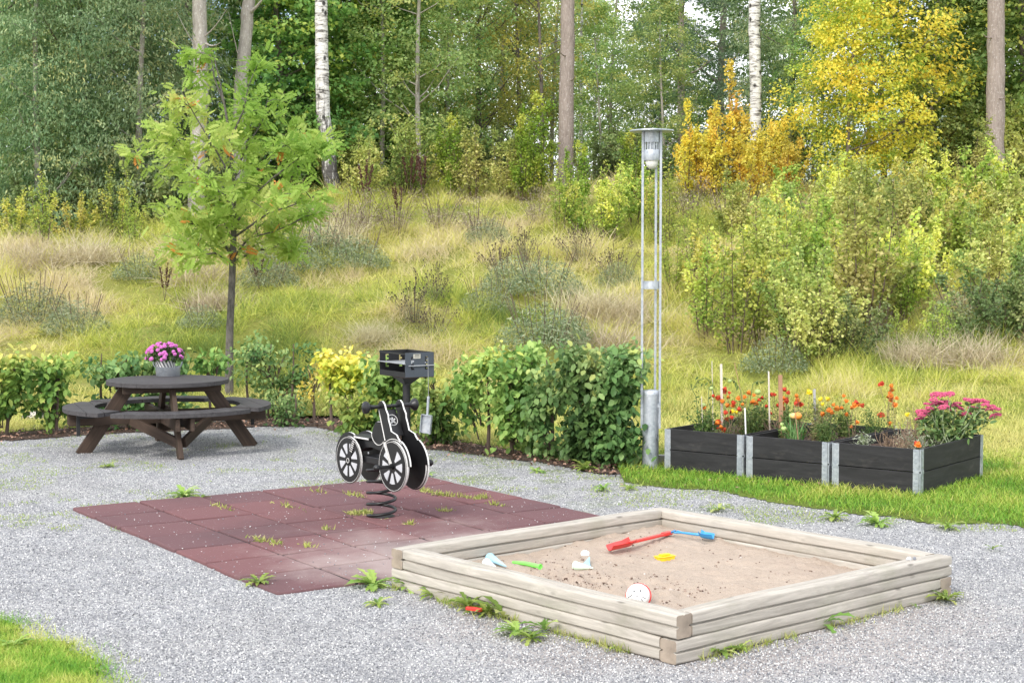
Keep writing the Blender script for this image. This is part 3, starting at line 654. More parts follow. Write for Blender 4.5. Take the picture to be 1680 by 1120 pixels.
m = MB(); m.box((-.02, 0, .452), (.30, .14, .055)); m.build('mounting_block', BLACK, rd, RM, bevel=.006)
for (u, z) in ((-.10, .50), (.10, .55), (-.24, .545)):
    m = MB(); m.lathe([(.010, 0), (.010, .004), (.005, .007)], 10, Matrix.Rotation(PI / 2, 4, 'X')); m.build('bolt', STEEL, rd, RM @ Matrix.Translation((u, -.050, z)), smooth=40)
# front shield between the forks with the round emblem
pA = Vector((.205, 0, .655)); pB = Vector((.115, 0, .845)); d = pB - pA
Msh = RM @ frame((pA + pB) / 2, (0, 1, 0), d)
m = MB(); m.prism([(-.068, -.105), (.068, -.105), (.060, .0), (.050, .105), (-.050, .105), (-.060, 0)], -.008, .008); fs = m.build('front_shield', BLACK, rd, Msh)
nsign = 1 if (Msh.to_3x3() @ Vector((0, 0, 1))).y < 0 else -1
a, b = sorted((nsign * .007, nsign * .0105)); m = MB(); strip(circ(.042, 28, cx=0, cz=.02), .0045, a, b, m, True)
for (qx, qz, r) in ((0, .034, .008), (-.006, .020, .009), (.008, .019, .009), (0, .008, .008)): m.prism(circ(r, 10, cx=qx, cz=qz), a, b)
for pth in ([(-.004, .022), (-.024, .034)], [(.004, .022), (.025, .028)], [(-.004, .012), (-.020, -.006)], [(.004, .012), (.018, -.004)]): strip(pth, .009, a, b, m)
m.build('emblem', WHITE, fs)
m = MB(); bz = FW[1] + .43; bu = FW[0] - .18
m.tube([(bu, -.16, bz), (bu, .16, bz)], .013, 14)
for sg in (-1, 1): m.lathe([(.013, 0), (.016, .03), (.017, .06), (.026, .068), (.042, .084), (.048, .096), (.046, .108), (.026, .116), (.010, .126)], 18, Matrix.Translation((bu, sg * .12, bz)) @ Matrix.Rotation(-sg * PI / 2, 4, 'X'))
m.build('handlebar', BLACK, rd, RM, smooth=50)
m = MB(); pts = []; turns = 4.6
for k in range(150):
    t = k / 149; a = t * turns * 2 * PI + 2.6; rr = .107 - .012 * (t > .9) * (t - .9) * 10; zz = .02 + .40 * t
    pts.append((rr * math.cos(a), rr * math.sin(a), zz))
m.tube(pts, .0115, 10); m.build('spring', BLACK, rd, smooth=60)
m = MB(); m.lathe([(.10, .0), (.10, .026), (.06, .03)], 20); m.build('base_plate', BLACKP, rd, smooth=40)

# ------------------------------------------------------------------ barbecue grill on a post, with its hanging shovel
gn = Vector((-1.017, 14.5, 0)); e_f = Vector((-.28, .45, 0)).normalized(); e_s = Vector((.45, .28, 0)).normalized(); LF, LS, HG, ZB = .53, .31, .235, .85
gc = gn + e_f * LF / 2 + e_s * LS / 2
GM = Matrix(((e_f.x, e_s.x, 0, 0), (e_f.y, e_s.y, 0, 0), (0, 0, 1, 0), (0, 0, 0, 1)))
bq = empty('barbecue_grill', (gc.x, gc.y, 0), 0, 'black steel barbecue grill box on a post behind the hedge side of the spring rider', 'barbecue')
bq['label'] = 'black and blue grey steel barbecue grill box raised on a post beside the hedge'
m = MB(); m.box((0, 0, ZB + .004), (LF, LS, .008)); m.build('firebox_floor', RUST, bq, GM)
def slotted(L_, H_, nm, mat, M_):
    """plate with two hook shaped openings, built from strips round the openings"""
    x = L_ / 2; m = MB(); sl = .035; cs = (-L_ * .24, L_ * .24)
    edges = [-x] + [v for c in cs for v in (c - sl / 2, c + sl / 2)] + [x]
    for i in range(0, 6, 2): m.box(((edges[i] + edges[i + 1]) / 2, 0, H_ / 2), (edges[i + 1] - edges[i], .006, H_))
    for c in cs:
        m.box((c, 0, .035), (sl, .006, .07)); m.box((c, 0, H_ - .02), (sl, .006, .04))
        for k, zz in enumerate((.095, .135, .172)): m.box((c + sl * .22, 0, zz), (sl * .56, .006, .020))
    return m.build(nm, mat, bq, M_)
Z0 = Matrix.Translation((0, 0, ZB + .006))
slotted(LF, HG, 'back_plate', BLACKP, GM @ Z0 @ Matrix.Translation((0, LS / 2, 0)))
slotted(LS, HG, 'end_plate', BLUEG, GM @ Z0 @ Matrix.Translation((-LF / 2, 0, 0)) @ Matrix.Rotation(PI / 2, 4, 'Z'))
slotted(LS, HG, 'end_plate', BLACKP, GM @ Z0 @ Matrix.Translation((LF / 2, 0, 0)) @ Matrix.Rotation(PI / 2, 4, 'Z'))
m = MB(); m.box((0, -LS / 2, ZB + .03), (LF, .006, .05)); m.box((0, -LS / 2, ZB + HG - .008), (LF, .012, .012)); m.build('front_rim', BLACKP, bq, GM)
m = MB(); m.tube([(-LF / 2 - .02, -LS / 2 - .012, ZB + .135), (LF / 2, -LS / 2 - .012, ZB + .135)], .006, 8)
for k in range(22): t = -LS / 2 + LS * k / 21; m.tube([(-LF / 2 + .01, t, ZB + .135), (LF / 2 - .01, t, ZB + .135)], .0035, 6)
for tt in (-.2, 0, .2): m.tube([(tt, -LS / 2, ZB + .13), (tt, LS / 2, ZB + .13)], .004, 6)
m.build('grate', STEEL, bq, GM, smooth=60)
m = MB(); m.tube([(-LF / 2 - .012, -LS / 2 + .03, ZB + .115), (-LF / 2 - .012, LS / 2, ZB + .115)], .006, 8); m.build('grate_bar', STEEL, bq, GM, smooth=60)
m = MB(); m.box((-LF / 2 - .005, -.03, ZB + .205), (.004, .075, .042)); pl = m.build('name_plate', plain('plate_cream', (.55, .53, .45), .5), bq, GM)
m = MB(); m.box((-LF / 2 - .008, -.03, ZB + .215), (.002, .05, .008)); m.box((-LF / 2 - .008, -.03, ZB + .198), (.002, .055, .004)); m.build('plate_text', BLACKP, pl)
m = MB(); m.lathe([(.035, ZB - .09), (.035, ZB - .085), (.14, ZB - .012), (.14, ZB)], 4, Matrix.Rotation(PI / 4, 4, 'Z'), cap=True); m.build('funnel', BLACKP, bq, GM)
m = MB(); m.tube([(0, 0, -.05), (0, 0, ZB - .05)], .038, 16); m.build('post', BLACKP, bq, GM, smooth=50)
shp = at(702, 586, Y=14.32); s0 = at(703, 650, Y=14.32); s1 = at(701, 682, Y=14.32); s2 = at(699, 709, Y=14.3)
hs = empty('ash_shovel', (s0.x, s0.y, 0), 0, 'grey steel ash shovel hanging on a cable from the barbecue grill', 'shovel')
D = Vector((s0.x, s0.y, 0))
m = MB(); m.tube([shp - D, s0 - D], .0025, 5); m.build('cable', STEEL, hs)
m = MB(); m.tube([s0 - D, s1 - D + Vector((0, 0, .0))], [.014, .011], 8); m.build('handle', ZINC, hs, smooth=50)
m = MB(); Mb = Matrix.Translation((s1 + s2) / 2 - D) @ Matrix.Rotation(R(-25), 4, 'Z') @ Matrix.Rotation(R(6), 4, 'Y'); w_, h_ = .052, .088
m.box((0, 0, 0), (w_ * 2, .004, h_ * 2)); m.box((-w_, -.014, 0), (.004, .03, h_ * 2)); m.box((w_, -.014, 0), (.004, .03, h_ * 2)); m.box((0, -.014, h_), (w_ * 2, .03, .004)); m.build('blade', ZINC, hs, Mb)

# ------------------------------------------------------------------ picnic table
TC = Vector((-3.585, 15.86, 0)); TY = math.atan2(.667, 1.648)
tb = empty('picnic_table', TC, TY, 'round dark stained picnic table with four curved bench seats', 'picnic table')
def clip_strip(y0, y1, R_, n=14):
    """part of a disc between y0 and y1 as polygon"""
    P = []
    for k in range(n + 1): y = y0 + (y1 - y0) * k / n; P.append((math.sqrt(max(0, R_ * R_ - y * y)), y))
    for k in range(n + 1): y = y1 + (y0 - y1) * k / n; P.append((-math.sqrt(max(0, R_ * R_ - y * y)), y))
    return P
m = MB(); RT = .625; nb = 9; bw = 2 * RT / nb
for k in range(nb): m.prism(clip_strip(-RT + k * bw + .003, -RT + (k + 1) * bw - .003, RT), .690, .735)
m.build('tabletop', WOODBT, tb, bevel=.004)
m = MB()
for yy in (-.28, .28): m.box((0, yy * 0 + yy, .655), (.10, .0, 0) if False else (1.0, .045, .07))
m.build('top_batten', WOODB, tb)
for k in range(4):
    a = k * PI / 2; Mr = Matrix.Rotation(a, 4, 'Z')
    f = Vector((.885, 0, -.02)); tp = Vector((.40, 0, .688)); d = tp - f; off = .026 * (1 if k % 2 == 0 else -1)
    m = MB(); Ln = d.length; m.box((0, 0, 0), (Ln, .14, .045)); Ml = Mr @ Matrix.Translation((0, off, 0)) @ frame((f + tp) / 2, d, (d.z, 0, -d.x)) ; m.build('leg', WOODB, tb, Ml, bevel=.004)
    # gusset under the seat
    if k % 2: continue
    m = MB(); m.box((.93, -.20 if k % 2 else .20, .31), (.035, .035, .22)); m.box((.86, -.20 if k % 2 else .20, .40), (.16, .045, .045)); m.build('seat_bracket', BLACKP, tb, Mr, bevel=.003)
for ax in (0, 1):
    for s in (-1, 1):
        m = MB(); ln = 2.02; m.box((0, 0, 0), (ln, .042, .125)); m.build('seat_beam', WOODB, tb, Matrix.Rotation(ax * PI / 2, 4, 'Z') @ Matrix.Translation((0, s * .072, .352 - ax * .0)) if ax == 0 else Matrix.Rotation(PI / 2, 4, 'Z') @ Matrix.Translation((0, s * .072, .352 - .128)) if False else Matrix.Rotation(ax * PI / 2, 4, 'Z') @ Matrix.Translation((0, s * .072, .352 if ax == 0 else .355)) , bevel=.004)
for (sx, sy) in ((1, -1), (-1, -1), (1, 1), (-1, 1)):
    a = Vector((.03 * sx, sy * .74, .15)); b = Vector((sx * .40, sy * .16, .33)); d = b - a; m = MB(); m.box((0, 0, 0), (d.length, .10, .04)); m.build('brace', WOODB, tb, frame((a + b) / 2, d, (0, 0, 1)), bevel=.003)
RO, RI = 1.06, .74
for k in range(4):
    m = MB(); nb2 = 3; a_h = R(41); bw = (RO - RI * math.cos(a_h)) / nb2; x0 = RI * math.cos(a_h)
    ylim = lambda x: min(math.sqrt(max(0, RO * RO - x * x)), x * math.tan(a_h) + .0)
    for q in range(nb2):
        xa = x0 + q * bw + .003; xb = x0 + (q + 1) * bw - .003; Pp, Pm, In = [], [], []
        for i in range(13):
            xx = xa + (xb - xa) * i / 12; yo = ylim(xx); yi = math.sqrt(max(0, RI * RI - xx * xx)) if xx < RI else 0
            Pp.append((xx, yo, yi))
        if Pp[0][2] > 0:     # board cut by the inner curve: two mirrored pieces joined where the curve ends
            up_ = [(p[0], p[1]) for p in Pp]; inn = [(p[0], p[2]) for p in Pp]
            top = up_; 
            poly = [(x_, y_) for x_, y_ in inn] ; 
            full = [(p[0], p[1]) for p in Pp][::-1] + [(p[0], p[2]) for p in Pp if p[2] > 0]
            last = Pp[-1]
            if last[2] > 0:
                m.prism([(p[0], p[2]) for p in Pp] + up_[::-1], .43, .47); m.prism([(p[0], -p[1]) for p in Pp] + [(p[0], -p[2]) for p in Pp[::-1]], .43, .47)
            else:
                P3 = [(p[0], p[2]) for p in Pp] + [(xb, -0.0)] + [(p[0], -p[2]) for p in Pp[::-1] if p[2] > 0]
                inner = []
                aa = math.asin(min(1, Pp[0][2] / RI))
                for i in range(15): an = aa - 2 * aa * i / 14; inner.append((RI * math.cos(an), RI * math.sin(an)))
                m.prism(inner + [(p[0], -p[1]) for p in Pp] + [(p[0], p[1]) for p in Pp[::-1]], .43, .47)
        else:
            m.prism([(p[0], -p[1]) for p in Pp] + [(p[0], p[1]) for p in Pp[::-1]], .43, .47)
    m.build('seat', WOODBT, tb, Matrix.Rotation(k * PI / 2, 4, 'Z'))

# ------------------------------------------------------------------ tub, striped pot, chrysanthemum on the table
pc = at(274, 617, .735); PX = Vector((pc.x, pc.y + .05, .735))
m = MB(); m.lathe([(.120, 0), (.125, .004), (.132, .092), (.136, .099), (.131, .101), (.126, .093), (.118, .012), (.001, .012)], 32, cap=False)
tubr = empty('zinc_tub', PX, 0, 'oval grey zinc tub standing on the round picnic table', 'tub'); m.build('tub_body', ZINC, tubr, smooth=50)
m = MB()
for s in (-1, 1): m.tube([(s * .135, -.03, .10), (s * .15, -.03, .13), (s * .155, -.01, .16), (s * .155, .02, .165), (s * .15, .04, .14), (s * .135, .04, .10)], .005, 6)
m.build('tub_handle', ZINC, tubr, smooth=50)
M = Mat('striped_pot'); t = M.node('ShaderNodeTexCoord'); s_ = M.node('ShaderNodeSeparateXYZ'); M.L(t.outputs['Object'], s_.inputs[0])
ang = M.math('ARCTAN2', s_.outputs[1], s_.outputs[0]); f = M.math('FRACT', M.math('ADD', M.math('MULTIPLY', ang, 4.5 / PI * 2), M.math('MULTIPLY', s_.outputs[2], 14.)))
M.set(M.ramp(f, [(.42, (.13, .13, .15)), (.5, (.78, .77, .75))]), .6)
m = MB(); m.lathe([(.085, 0), (.112, .17), (.118, .19), (.110, .19), (.105, .17), (.001, .17)], 36, cap=False)
o = m.build('striped_pot', M.m, None, T(PX.x - .025, PX.y, PX.z + .013), smooth=50); tag(o, 'grey and white striped flower pot standing inside the zinc tub', 'flower pot')
cr = empty('chrysanthemum', (PX.x - .02, PX.y, PX.z + .18), 0, 'pink chrysanthemum plant in the striped pot on the picnic table', 'potted plant')
DKG = leafmat('dark_leaf', [(.035, .075, .02), (.06, .12, .03), (.11, .18, .05)], .25)
def leaf_cloud(P, size, seed_tone=None, tmpl='leaf', up_bias=.6, elong=(1, 1), outward=None):
    n = len(P); tv, tf = (LEAF_V, LEAF_F) if tmpl == 'leaf' else (RHO_V, RHO_F)
    yaw = rng.random(n) * 2 * PI; pit = rng.normal(.35, .5, n); rol = rng.normal(0, .7, n)
    s = size * rng.uniform(.7, 1.25, n); sc = np.stack([s * elong[0], s * elong[1], s], 1)
    tone = rng.random(n) if seed_tone is None else np.clip(seed_tone + rng.normal(0, .13, n), 0, 1)
    return scatter(tv, tf, P, rotm(yaw, pit, rol), sc, tone)
n = 900; th_ = rng.random(n) * 2 * PI; ph = np.arccos(rng.uniform(-.1, 1, n)); rr = rng.uniform(.4, 1, n) ** .5
P = np.stack([rr * .20 * np.sin(ph) * np.cos(th_), rr * .18 * np.sin(ph) * np.sin(th_), .005 + rr * .145 * np.cos(ph)], 1)
V, Fq, Tn = leaf_cloud(P, .032); link('foliage', np_mesh('foliage', V, Fq, Tn), DKG, cr)
PINKM = plain('mum_pink', (.62, .17, .50), .6, var=.35, scale=60)
def petal_ball(r, h, mat, nm, parent, loc, petals=16, rings=3, rs=None):
    me_key = (nm, round(r, 3), mat.name)
    if me_key not in MCACHE:
        m = MB(); rd_ = random.Random(5)
        for ri in range(rings):
            rr_ = r * (1 - ri * .3); zz = h * ri / rings
            for k in range(petals):
                a = 2 * PI * k / petals + ri * .3; c, s = math.cos(a), math.sin(a); w = rr_ * 2.6 / petals; ln = rr_ * rd_.uniform(.85, 1.1); lift = h * .25 * ri
                m.add([(c * ln * .15 - s * w * .3, s * ln * .15 + c * w * .3, zz), (c * ln * .15 + s * w * .3, s * ln * .15 - c * w * .3, zz), (c * ln + s * w, s * ln - c * w, zz - h * .15 + lift), (c * ln * 1.06, s * ln * 1.06, zz - h * .12 + lift), (c * ln - s * w, s * ln + c * w, zz - h * .15 + lift)], [(0, 1, 2, 3, 4)])
        m.ball((0, 0, h * .35), (r * .72, r * .72, h * .62), 10, 6, jit=.35, rnd=rd_)
        me = bpy.data.meshes.new(nm); me.from_pydata(m.v, [], m.f); me.materials.append(mat); MCACHE[me_key] = me
    o = link(nm, MCACHE[me_key], None, parent); o.location = loc; return o
MCACHE = {}
for k in range(78):
    a = rng.random() * 2 * PI; ph = math.acos(rng.uniform(.02, .98)); d = Vector((math.sin(ph) * math.cos(a), math.sin(ph) * math.sin(a), math.cos(ph)))
    o = petal_ball(.021, .018, PINKM, 'flower', cr, Vector((d.x * .205 - .015, d.y * .18, .0 + d.z * .175))); o.rotation_euler = d.to_track_quat('Z', 'Y').to_euler()

# ------------------------------------------------------------------ lamp post
lb = at(1067, 764, 0.02); lp = empty('lamp_post', (lb.x, lb.y, 0), 0, 'galvanised three legged lamp post with flat disc cap beside the hedge end', 'lamp post')
sc_ = F_PX / lb.y
m = MB(); m.lathe([(.078, -.03), (.078, .70), (.080, .70), (.080, .735), (.072, .742), (.010, .750)], 32); m.build('base_cylinder', ZINC, lp, smooth=50)
m = MB(); m.tube([(.045, -.074, .29), (.055, -.076, .33), (.07, -.06, .31), (.065, -.065, .27)], .004, 6, closed=True); m.build('access_hatch', plain('dark_zinc', (.2, .22, .24), .5, .5), lp)
for (dx, dy) in ((-.086, -.01), (.082, -.035), (.048, .080)):
    m = MB(); m.box((dx, dy, 1.78), (.022, .014, 2.80)); m.build('pole', ZINC, lp, bevel=.002)
    m = MB(); m.box((dx * .93, dy * .93, .60), (.03, .03, .04)); m.box((dx * .93, dy * .93, .25 + .20), (.018, .018, .04)); m.build('pole_clamp', ZINC, lp)
m = MB(); m.lathe([(.078, 1.70), (.078, 1.775)], 28, cap=False); m.lathe([(.073, 1.70), (.073, 1.775)], 28, cap=False); m.build('ring', ZINC, lp, smooth=50)
m = MB(); m.lathe([(.205, 3.175), (.208, 3.18), (.205, 3.188), (.04, 3.205), (.001, 3.207)], 40); m.build('cap', ZINC, lp, smooth=30)
m = MB(); m.lathe([(.076, 3.075), (.076, 3.175)], 28); m.lathe([(.076, 2.905), (.078, 2.91), (.078, 3.0), (.076, 3.005)], 28); m.lathe([(.050, 3.0), (.050, 3.08)], 16)
for k in range(14): a = 2 * PI * k / 14; m.tube([(.068 * math.cos(a), .068 * math.sin(a), 3.0), (.068 * math.cos(a), .068 * math.sin(a), 3.08)], .005, 5)
m.build('lamp_housing', ZINC, lp, smooth=40)
M = Mat('opal_glass'); M.set((.74, .74, .68), .25); m = MB(); m.lathe([(.002, 2.825), (.03, 2.832), (.052, 2.855), (.062, 2.89), (.062, 2.91)], 24, cap=False); m.build('globe', M.m, lp, smooth=60)
p = at(1087, 762, .0); m = MB(); m.box((0, 0, .045), (.10, .09, .10)); m.box((.012, -.047, .04), (.05, .006, .05)); o = m.build('cable_box', CONC, None, T(p.x + .01, p.y, .0, -.3), bevel=.004); tag(o, 'small grey concrete cable box between the lamp post and the first planter', 'cable box')

# ------------------------------------------------------------------ planter boxes
def planter(L_, R_, depth, label, first=[None]):
    L_ = Vector(L_).to_3d(); R_ = Vector(R_).to_3d(); e1 = (R_ - L_); wd = e1.length; e1.normalize(); e2 = Vector((-e1.y, e1.x, 0)); root = empty('planter_box', L_, math.atan2(e1.y, e1.x), label, 'planter box', 'black wooden planter boxes standing in a row')
    t = .022; Hc = .195
    for tier in (0, 1):
        z = tier * (Hc + .003) + Hc / 2
        def plank(cx, cy, ln, a):
            m = MB(); m.box((0, 0, 0), (ln, t, Hc - .004)); m.build('plank', WOODK, root, Matrix.Translation((cx, cy, z)) @ Matrix.Rotation(a, 4, 'Z'), bevel=.002)
        plank(wd / 2, 0, wd - .03, 0); plank(wd / 2, depth, wd - .03, 0); plank(0, depth / 2, depth - .03, PI / 2); plank(wd, depth / 2, depth - .03, PI / 2)
        for (cx, cy, sx, sy) in ((0, 0, 1, 1), (wd, 0, -1, 1), (0, depth, 1, -1), (wd, depth, -1, -1)):
            m = MB(); z0 = z - Hc / 2 + .004; hh = Hc - .008; g = .004; q = .014
            m.box((cx + sx * .026, cy - sy * (t / 2 + .002), z0 + hh / 2), (.052, .0035, hh)); m.box((cx - sx * (t / 2 + .002), cy + sy * .026, z0 + hh / 2), (.0035, .052, hh))
            m.tube([(cx - sx * .008, cy - sy * .008, z0), (cx - sx * .008, cy - sy * .008, z0 + hh)], .008, 8)
            for kk in range(6):
                zz = z0 + hh * (kk + .5) / 6
                m.box((cx + sx * .024, cy - sy * (t / 2 + .005), zz), (.034, .004, .005)); m.box((cx - sx * (t / 2 + .005), cy + sy * .024, zz), (.004, .034, .005))
                if kk % 2: m.ball((cx + sx * .04, cy - sy * (t / 2 + .004), zz + .014), .004, 6, 4)
            if tier: m.box((cx + sx * .022, cy - sy * (t / 2 + .006), z0 - .004), (.05, .006, .028)); m.box((cx - sx * (t / 2 + .006), cy + sy * .022, z0 - .004), (.006, .05, .028))
            m.build('corner_hinge', ZINC, root)
    xs = np.linspace(.012, wd - .012, 20); ys = np.linspace(.012, depth - .012, 26); X, Y = np.meshgrid(xs, ys); Z = .31 + (fbm(X, Y, 7, 3, 61) - .5) * .06; idx = np.arange(20 * 26).reshape(26, 20)
    Fq = np.stack([idx[:-1, :-1], idx[:-1, 1:], idx[1:, 1:], idx[1:, :-1]], -1).reshape(-1, 4)
    link('soil_fill', np_mesh('soil_fill', np.stack([X, Y, Z], -1).reshape(-1, 3), Fq, smooth=True), SOIL, root)
    return lambda u, v, z=.31: L_ + e1 * (u * wd) + e2 * (v * depth) + Vector((0, 0, z))
PB1 = planter((1.455, 14.30), (2.095, 13.79), 1.3, 'black planter box nearest the lamp post, with tomato vines and red orange marigolds')
PB2 = planter((2.135, 13.72), (2.755, 13.235), 1.4, 'middle black planter box with orange marigolds and green leek leaves')
PB3 = planter((2.80, 13.20), (3.415, 12.72), 1.38, 'rightmost black planter box with dried plants and pink sedum')
# plants in the boxes
def proj(P):
    d = P - Vector((0, 0, CAM_H)); zc = d.y * cp - d.z * sp; yc = d.y * sp + d.z * cp
    return 840 + F_PX * d.x / zc, 560 - F_PX * yc / zc
def pbx(f, px, v, z=.31):
    a, b = f(0, v, z), f(1, v, z); pa, pb_ = proj(a)[0], proj(b)[0]; return f((px - pa) / (pb_ - pa), v, z)
STEMG = plain('green_stem', (.14, .20, .06), .7); STEMB = plain('dry_stem', (.26, .18, .12), .85, var=.3)
MARL = leafmat('marigold_leaf', [(.04, .09, .025), (.09, .17, .04), (.20, .26, .07)], .3)
DRYG = leafmat('tired_green_leaf', [(.10, .12, .04), (.20, .24, .08), (.34, .36, .14), (.42, .32, .18)], .3)
DRYL = leafmat('dry_leaf', [(.10, .065, .04), (.24, .17, .10), (.42, .34, .20)], .2)
GREYL = leafmat('grey_leaf', [(.20, .24, .15), (.38, .42, .30), (.52, .54, .42)], .2); SEDL = leafmat('sedum_leaf', [(.08, .17, .05), (.17, .30, .10), (.38, .48, .18)], .25)
MR = plain('marigold_red', (.50, .045, .012), .65, var=.5, scale=50); MO = plain('marigold_orange', (.80, .19, .015), .65, var=.3, scale=50); MY = plain('marigold_yellow', (.90, .62, .02), .6, var=.2, scale=50)
def bezier(a, b, bend, n=5): return [a.lerp(b, t) + bend * (4 * t * (1 - t)) for t in [i / (n - 1) for i in range(n)]]
def stems_and_leaves(root, tops, base_spread, leafmat_, nleaf, lsize, stem_mat=STEMG, elong=(1, .6), stem_r=.003, tmpl='leaf', low=.05, spread=.035):
    m = MB(); P = []
    for tp in tops:
        a = Vector((random.gauss(0, base_spread), random.gauss(0, base_spread), 0)); pts = bezier(a, tp, Vector((random.uniform(-.03, .03), random.uniform(-.03, .03), 0))); m.tube(pts, [stem_r, stem_r * .9, stem_r * .8, stem_r * .7, stem_r * .5], 5)
        for _ in range(nleaf):
            t = random.uniform(low, .95) * 4; i = min(3, int(t)); q = pts[i].lerp(pts[i + 1], t - i); P.append(q + Vector((random.gauss(0, spread), random.gauss(0, spread), random.gauss(0, spread * .6))))
    m.build('stems', stem_mat, root, smooth=60)
    V, Fq, Tn = leaf_cloud(np.array(P), lsize, elong=elong, tmpl=tmpl); link('foliage', np_mesh('foliage', V, Fq, Tn), leafmat_, root)
def topped(root, px_list, D):
    o = root.location; return [at(px, py, Y=o.y + D + random.uniform(-.06, .06)) - o for px, py in px_list]
def marigold(base, heads, label, nl=75, spread=.035, lm=MARL):
    xm = sorted(h_[0] for h_ in heads)[len(heads) // 2]; base = base.copy(); base.x = at(xm, 700, Y=base.y).x
    root = empty('marigold', base, 0, label, 'marigold', 'marigolds in the planter boxes'); tops = []
    for px, py, c in heads:
        tp = at(px, py, Y=base.y + random.uniform(-.08, .08)) - base; tops.append(tp)
    stems_and_leaves(root, tops, .03, lm, nl, .022, STEMB if lm is MARL else STEMG, (1, .35), .0028, spread=spread)
    extra = [(h_[0] + random.uniform(-11, 11), h_[1] + random.uniform(-4, 14), h_[2]) for h_ in heads if random.random() < (.7 if len(heads) > 2 else 0)]
    for px, py, c in extra: tops.append(at(px, py, Y=base.y + random.uniform(-.1, .1)) - base)
    heads = list(heads) + extra
    for (px, py, c), tp in zip(heads, tops):
        o = petal_ball(.026 if c != 'y' else .022, .028, {'r': MR, 'o': MO, 'y': MY}[c], 'flower', root, tp); o.rotation_euler = (random.uniform(.2, .9), random.uniform(-.4, .4), random.random() * 6)
        s = random.uniform(.75, 1.15); o.scale = (s, s, s)
marigold(PB1(.62, .16), [(1180, 693, 'r'), (1187, 705, 'r'), (1176, 692, 'r'), (1201, 685, 'r'), (1191, 678, 'r'), (1177, 695, 'o'), (1208, 677, 'y')], 'low red marigold drooping over the front of the first planter')
marigold(PB1(.70, .35), [(1197, 645, 'r'), (1189, 639, 'r'), (1178, 653, 'r'), (1200, 676, 'r'), (1186, 659, 'o'), (1195, 652, 'o')], 'deep red marigold around the white stake in the first planter')
marigold(PB1(.92, .45), [(1211, 654, 'o'), (1222, 652, 'o'), (1218, 664, 'o'), (1228, 645, 'o'), (1204, 662, 'r')], 'bright orange marigold right of the white stake in the first planter')
marigold(PB1(.10, .3), [(1155, 670, 'o')], 'single orange marigold near the lamp post end of the first planter', 14)
marigold(PB1(1.02, .75), [(1233, 661, 'o'), (1240, 662, 'o'), (1250, 653, 'r'), (1258, 667, 'r'), (1236, 660, 'o')], 'orange and rust marigold at the back corner of the first planter')
marigold(PB2(.20, .75), [(1265, 648, 'r'), (1271, 648, 'r'), (1282, 639, 'r'), (1293, 645, 'r'), (1285, 654, 'o'), (1290, 659, 'r'), (1276, 666, 'r')], 'rust red marigold around the brown stake in the middle planter')
marigold(PB2(.42, .65), [(1307, 650, 'o'), (1308, 658, 'r'), (1307, 662, 'r'), (1329, 645, 'y')], 'orange marigold right of the brown stake in the middle planter')
marigold(PB2(.75, .45), [(1345, 656, 'y'), (1359, 655, 'y'), (1367, 665, 'o'), (1361, 672, 'o'), (1365, 677, 'o'), (1359, 674, 'o'), (1385, 650, 'o')], 'yellow orange marigold in the centre of the middle planter', 90, .045)
marigold(PB2(.95, .5), [(1381, 670, 'o'), (1398, 669, 'o'), (1405, 661, 'r'), (1402, 665, 'o'), (1406, 693, 'o')], 'orange marigold leaning over the right side of the middle planter', 90, .05)
marigold(PB2(1.1, 1.0), [(1443, 632, 'r'), (1462, 634, 'o'), (1463, 640, 'o'), (1461, 648, 'o'), (1463, 653, 'o'), (1461, 657, 'o'), (1468, 664, 'o'), (1444, 681, 'r'), (1460, 695, 'o')], 'tall upright orange marigold standing behind the middle and right planters', 25, .02)
marigold(PB3(.75, .12), [(1506, 730, 'o'), (1503, 728, 'r')], 'tiny orange marigold at the front edge of the right planter', 10)
marigold(PB3(.55, .55), [(1488, 680, 'y')], 'single yellow marigold on a bare stem in the right planter', 12)
FIL = [(PB1, .25, .25, 'low green foliage at the lamp post end of the first planter'), (PB1, .55, .55, 'low green foliage around the tall white stake'), (PB1, .85, .3, 'green foliage under the bright orange marigolds of the first planter'), (PB1, .9, .8, 'green foliage at the far right of the first planter'), (PB1, .45, .85, 'green foliage at the back of the first planter'), (PB2, .2, .8, 'green foliage around the brown stake at the back left'), (PB2, .5, .8, 'green foliage at the back middle of the middle planter'), (PB2, .5, .45, 'green foliage right of the leek leaves'), (PB2, .12, .4, 'green foliage at the left wall of the middle planter')]
# dense green marigold foliage mass in the middle box
def clump(base, nm, label, cat, mat, n, rx, ry, h, ls, elong=(1, .4), stemmat=STEMG, group=None, tm='leaf', nst=14):
    root = empty(nm, base, random.random() * 6, label, cat, group); tops = [Vector((random.gauss(0, rx * .6), random.gauss(0, ry * .6), h * random.uniform(.6, 1.05))) for _ in range(nst)]
    stems_and_leaves(root, tops, .03, mat, n // nst, ls, stemmat, elong, .0028, tm, spread=.03); return root
clump(PB2(.72, .3), 'marigold_foliage', 'dense green marigold bush without flowers at the front of the middle planter', 'plant', MARL, 900, .14, .12, .26, .028)
clump(PB2(.9, .75), 'marigold_foliage', 'green leafy bush at the back right of the middle planter', 'plant', MARL, 700, .12, .15, .3, .028)
for k, (f, u, v, lb) in enumerate(FIL): clump(f(u, v), 'marigold_foliage', lb, 'plant', (MARL, DRYG)[k % 2], 620, .13, .13, (.30, .24, .34)[k % 3], .036, group='leafy fillers in the planter boxes', stemmat=(STEMG, STEMB)[k % 2], elong=(1, .5))
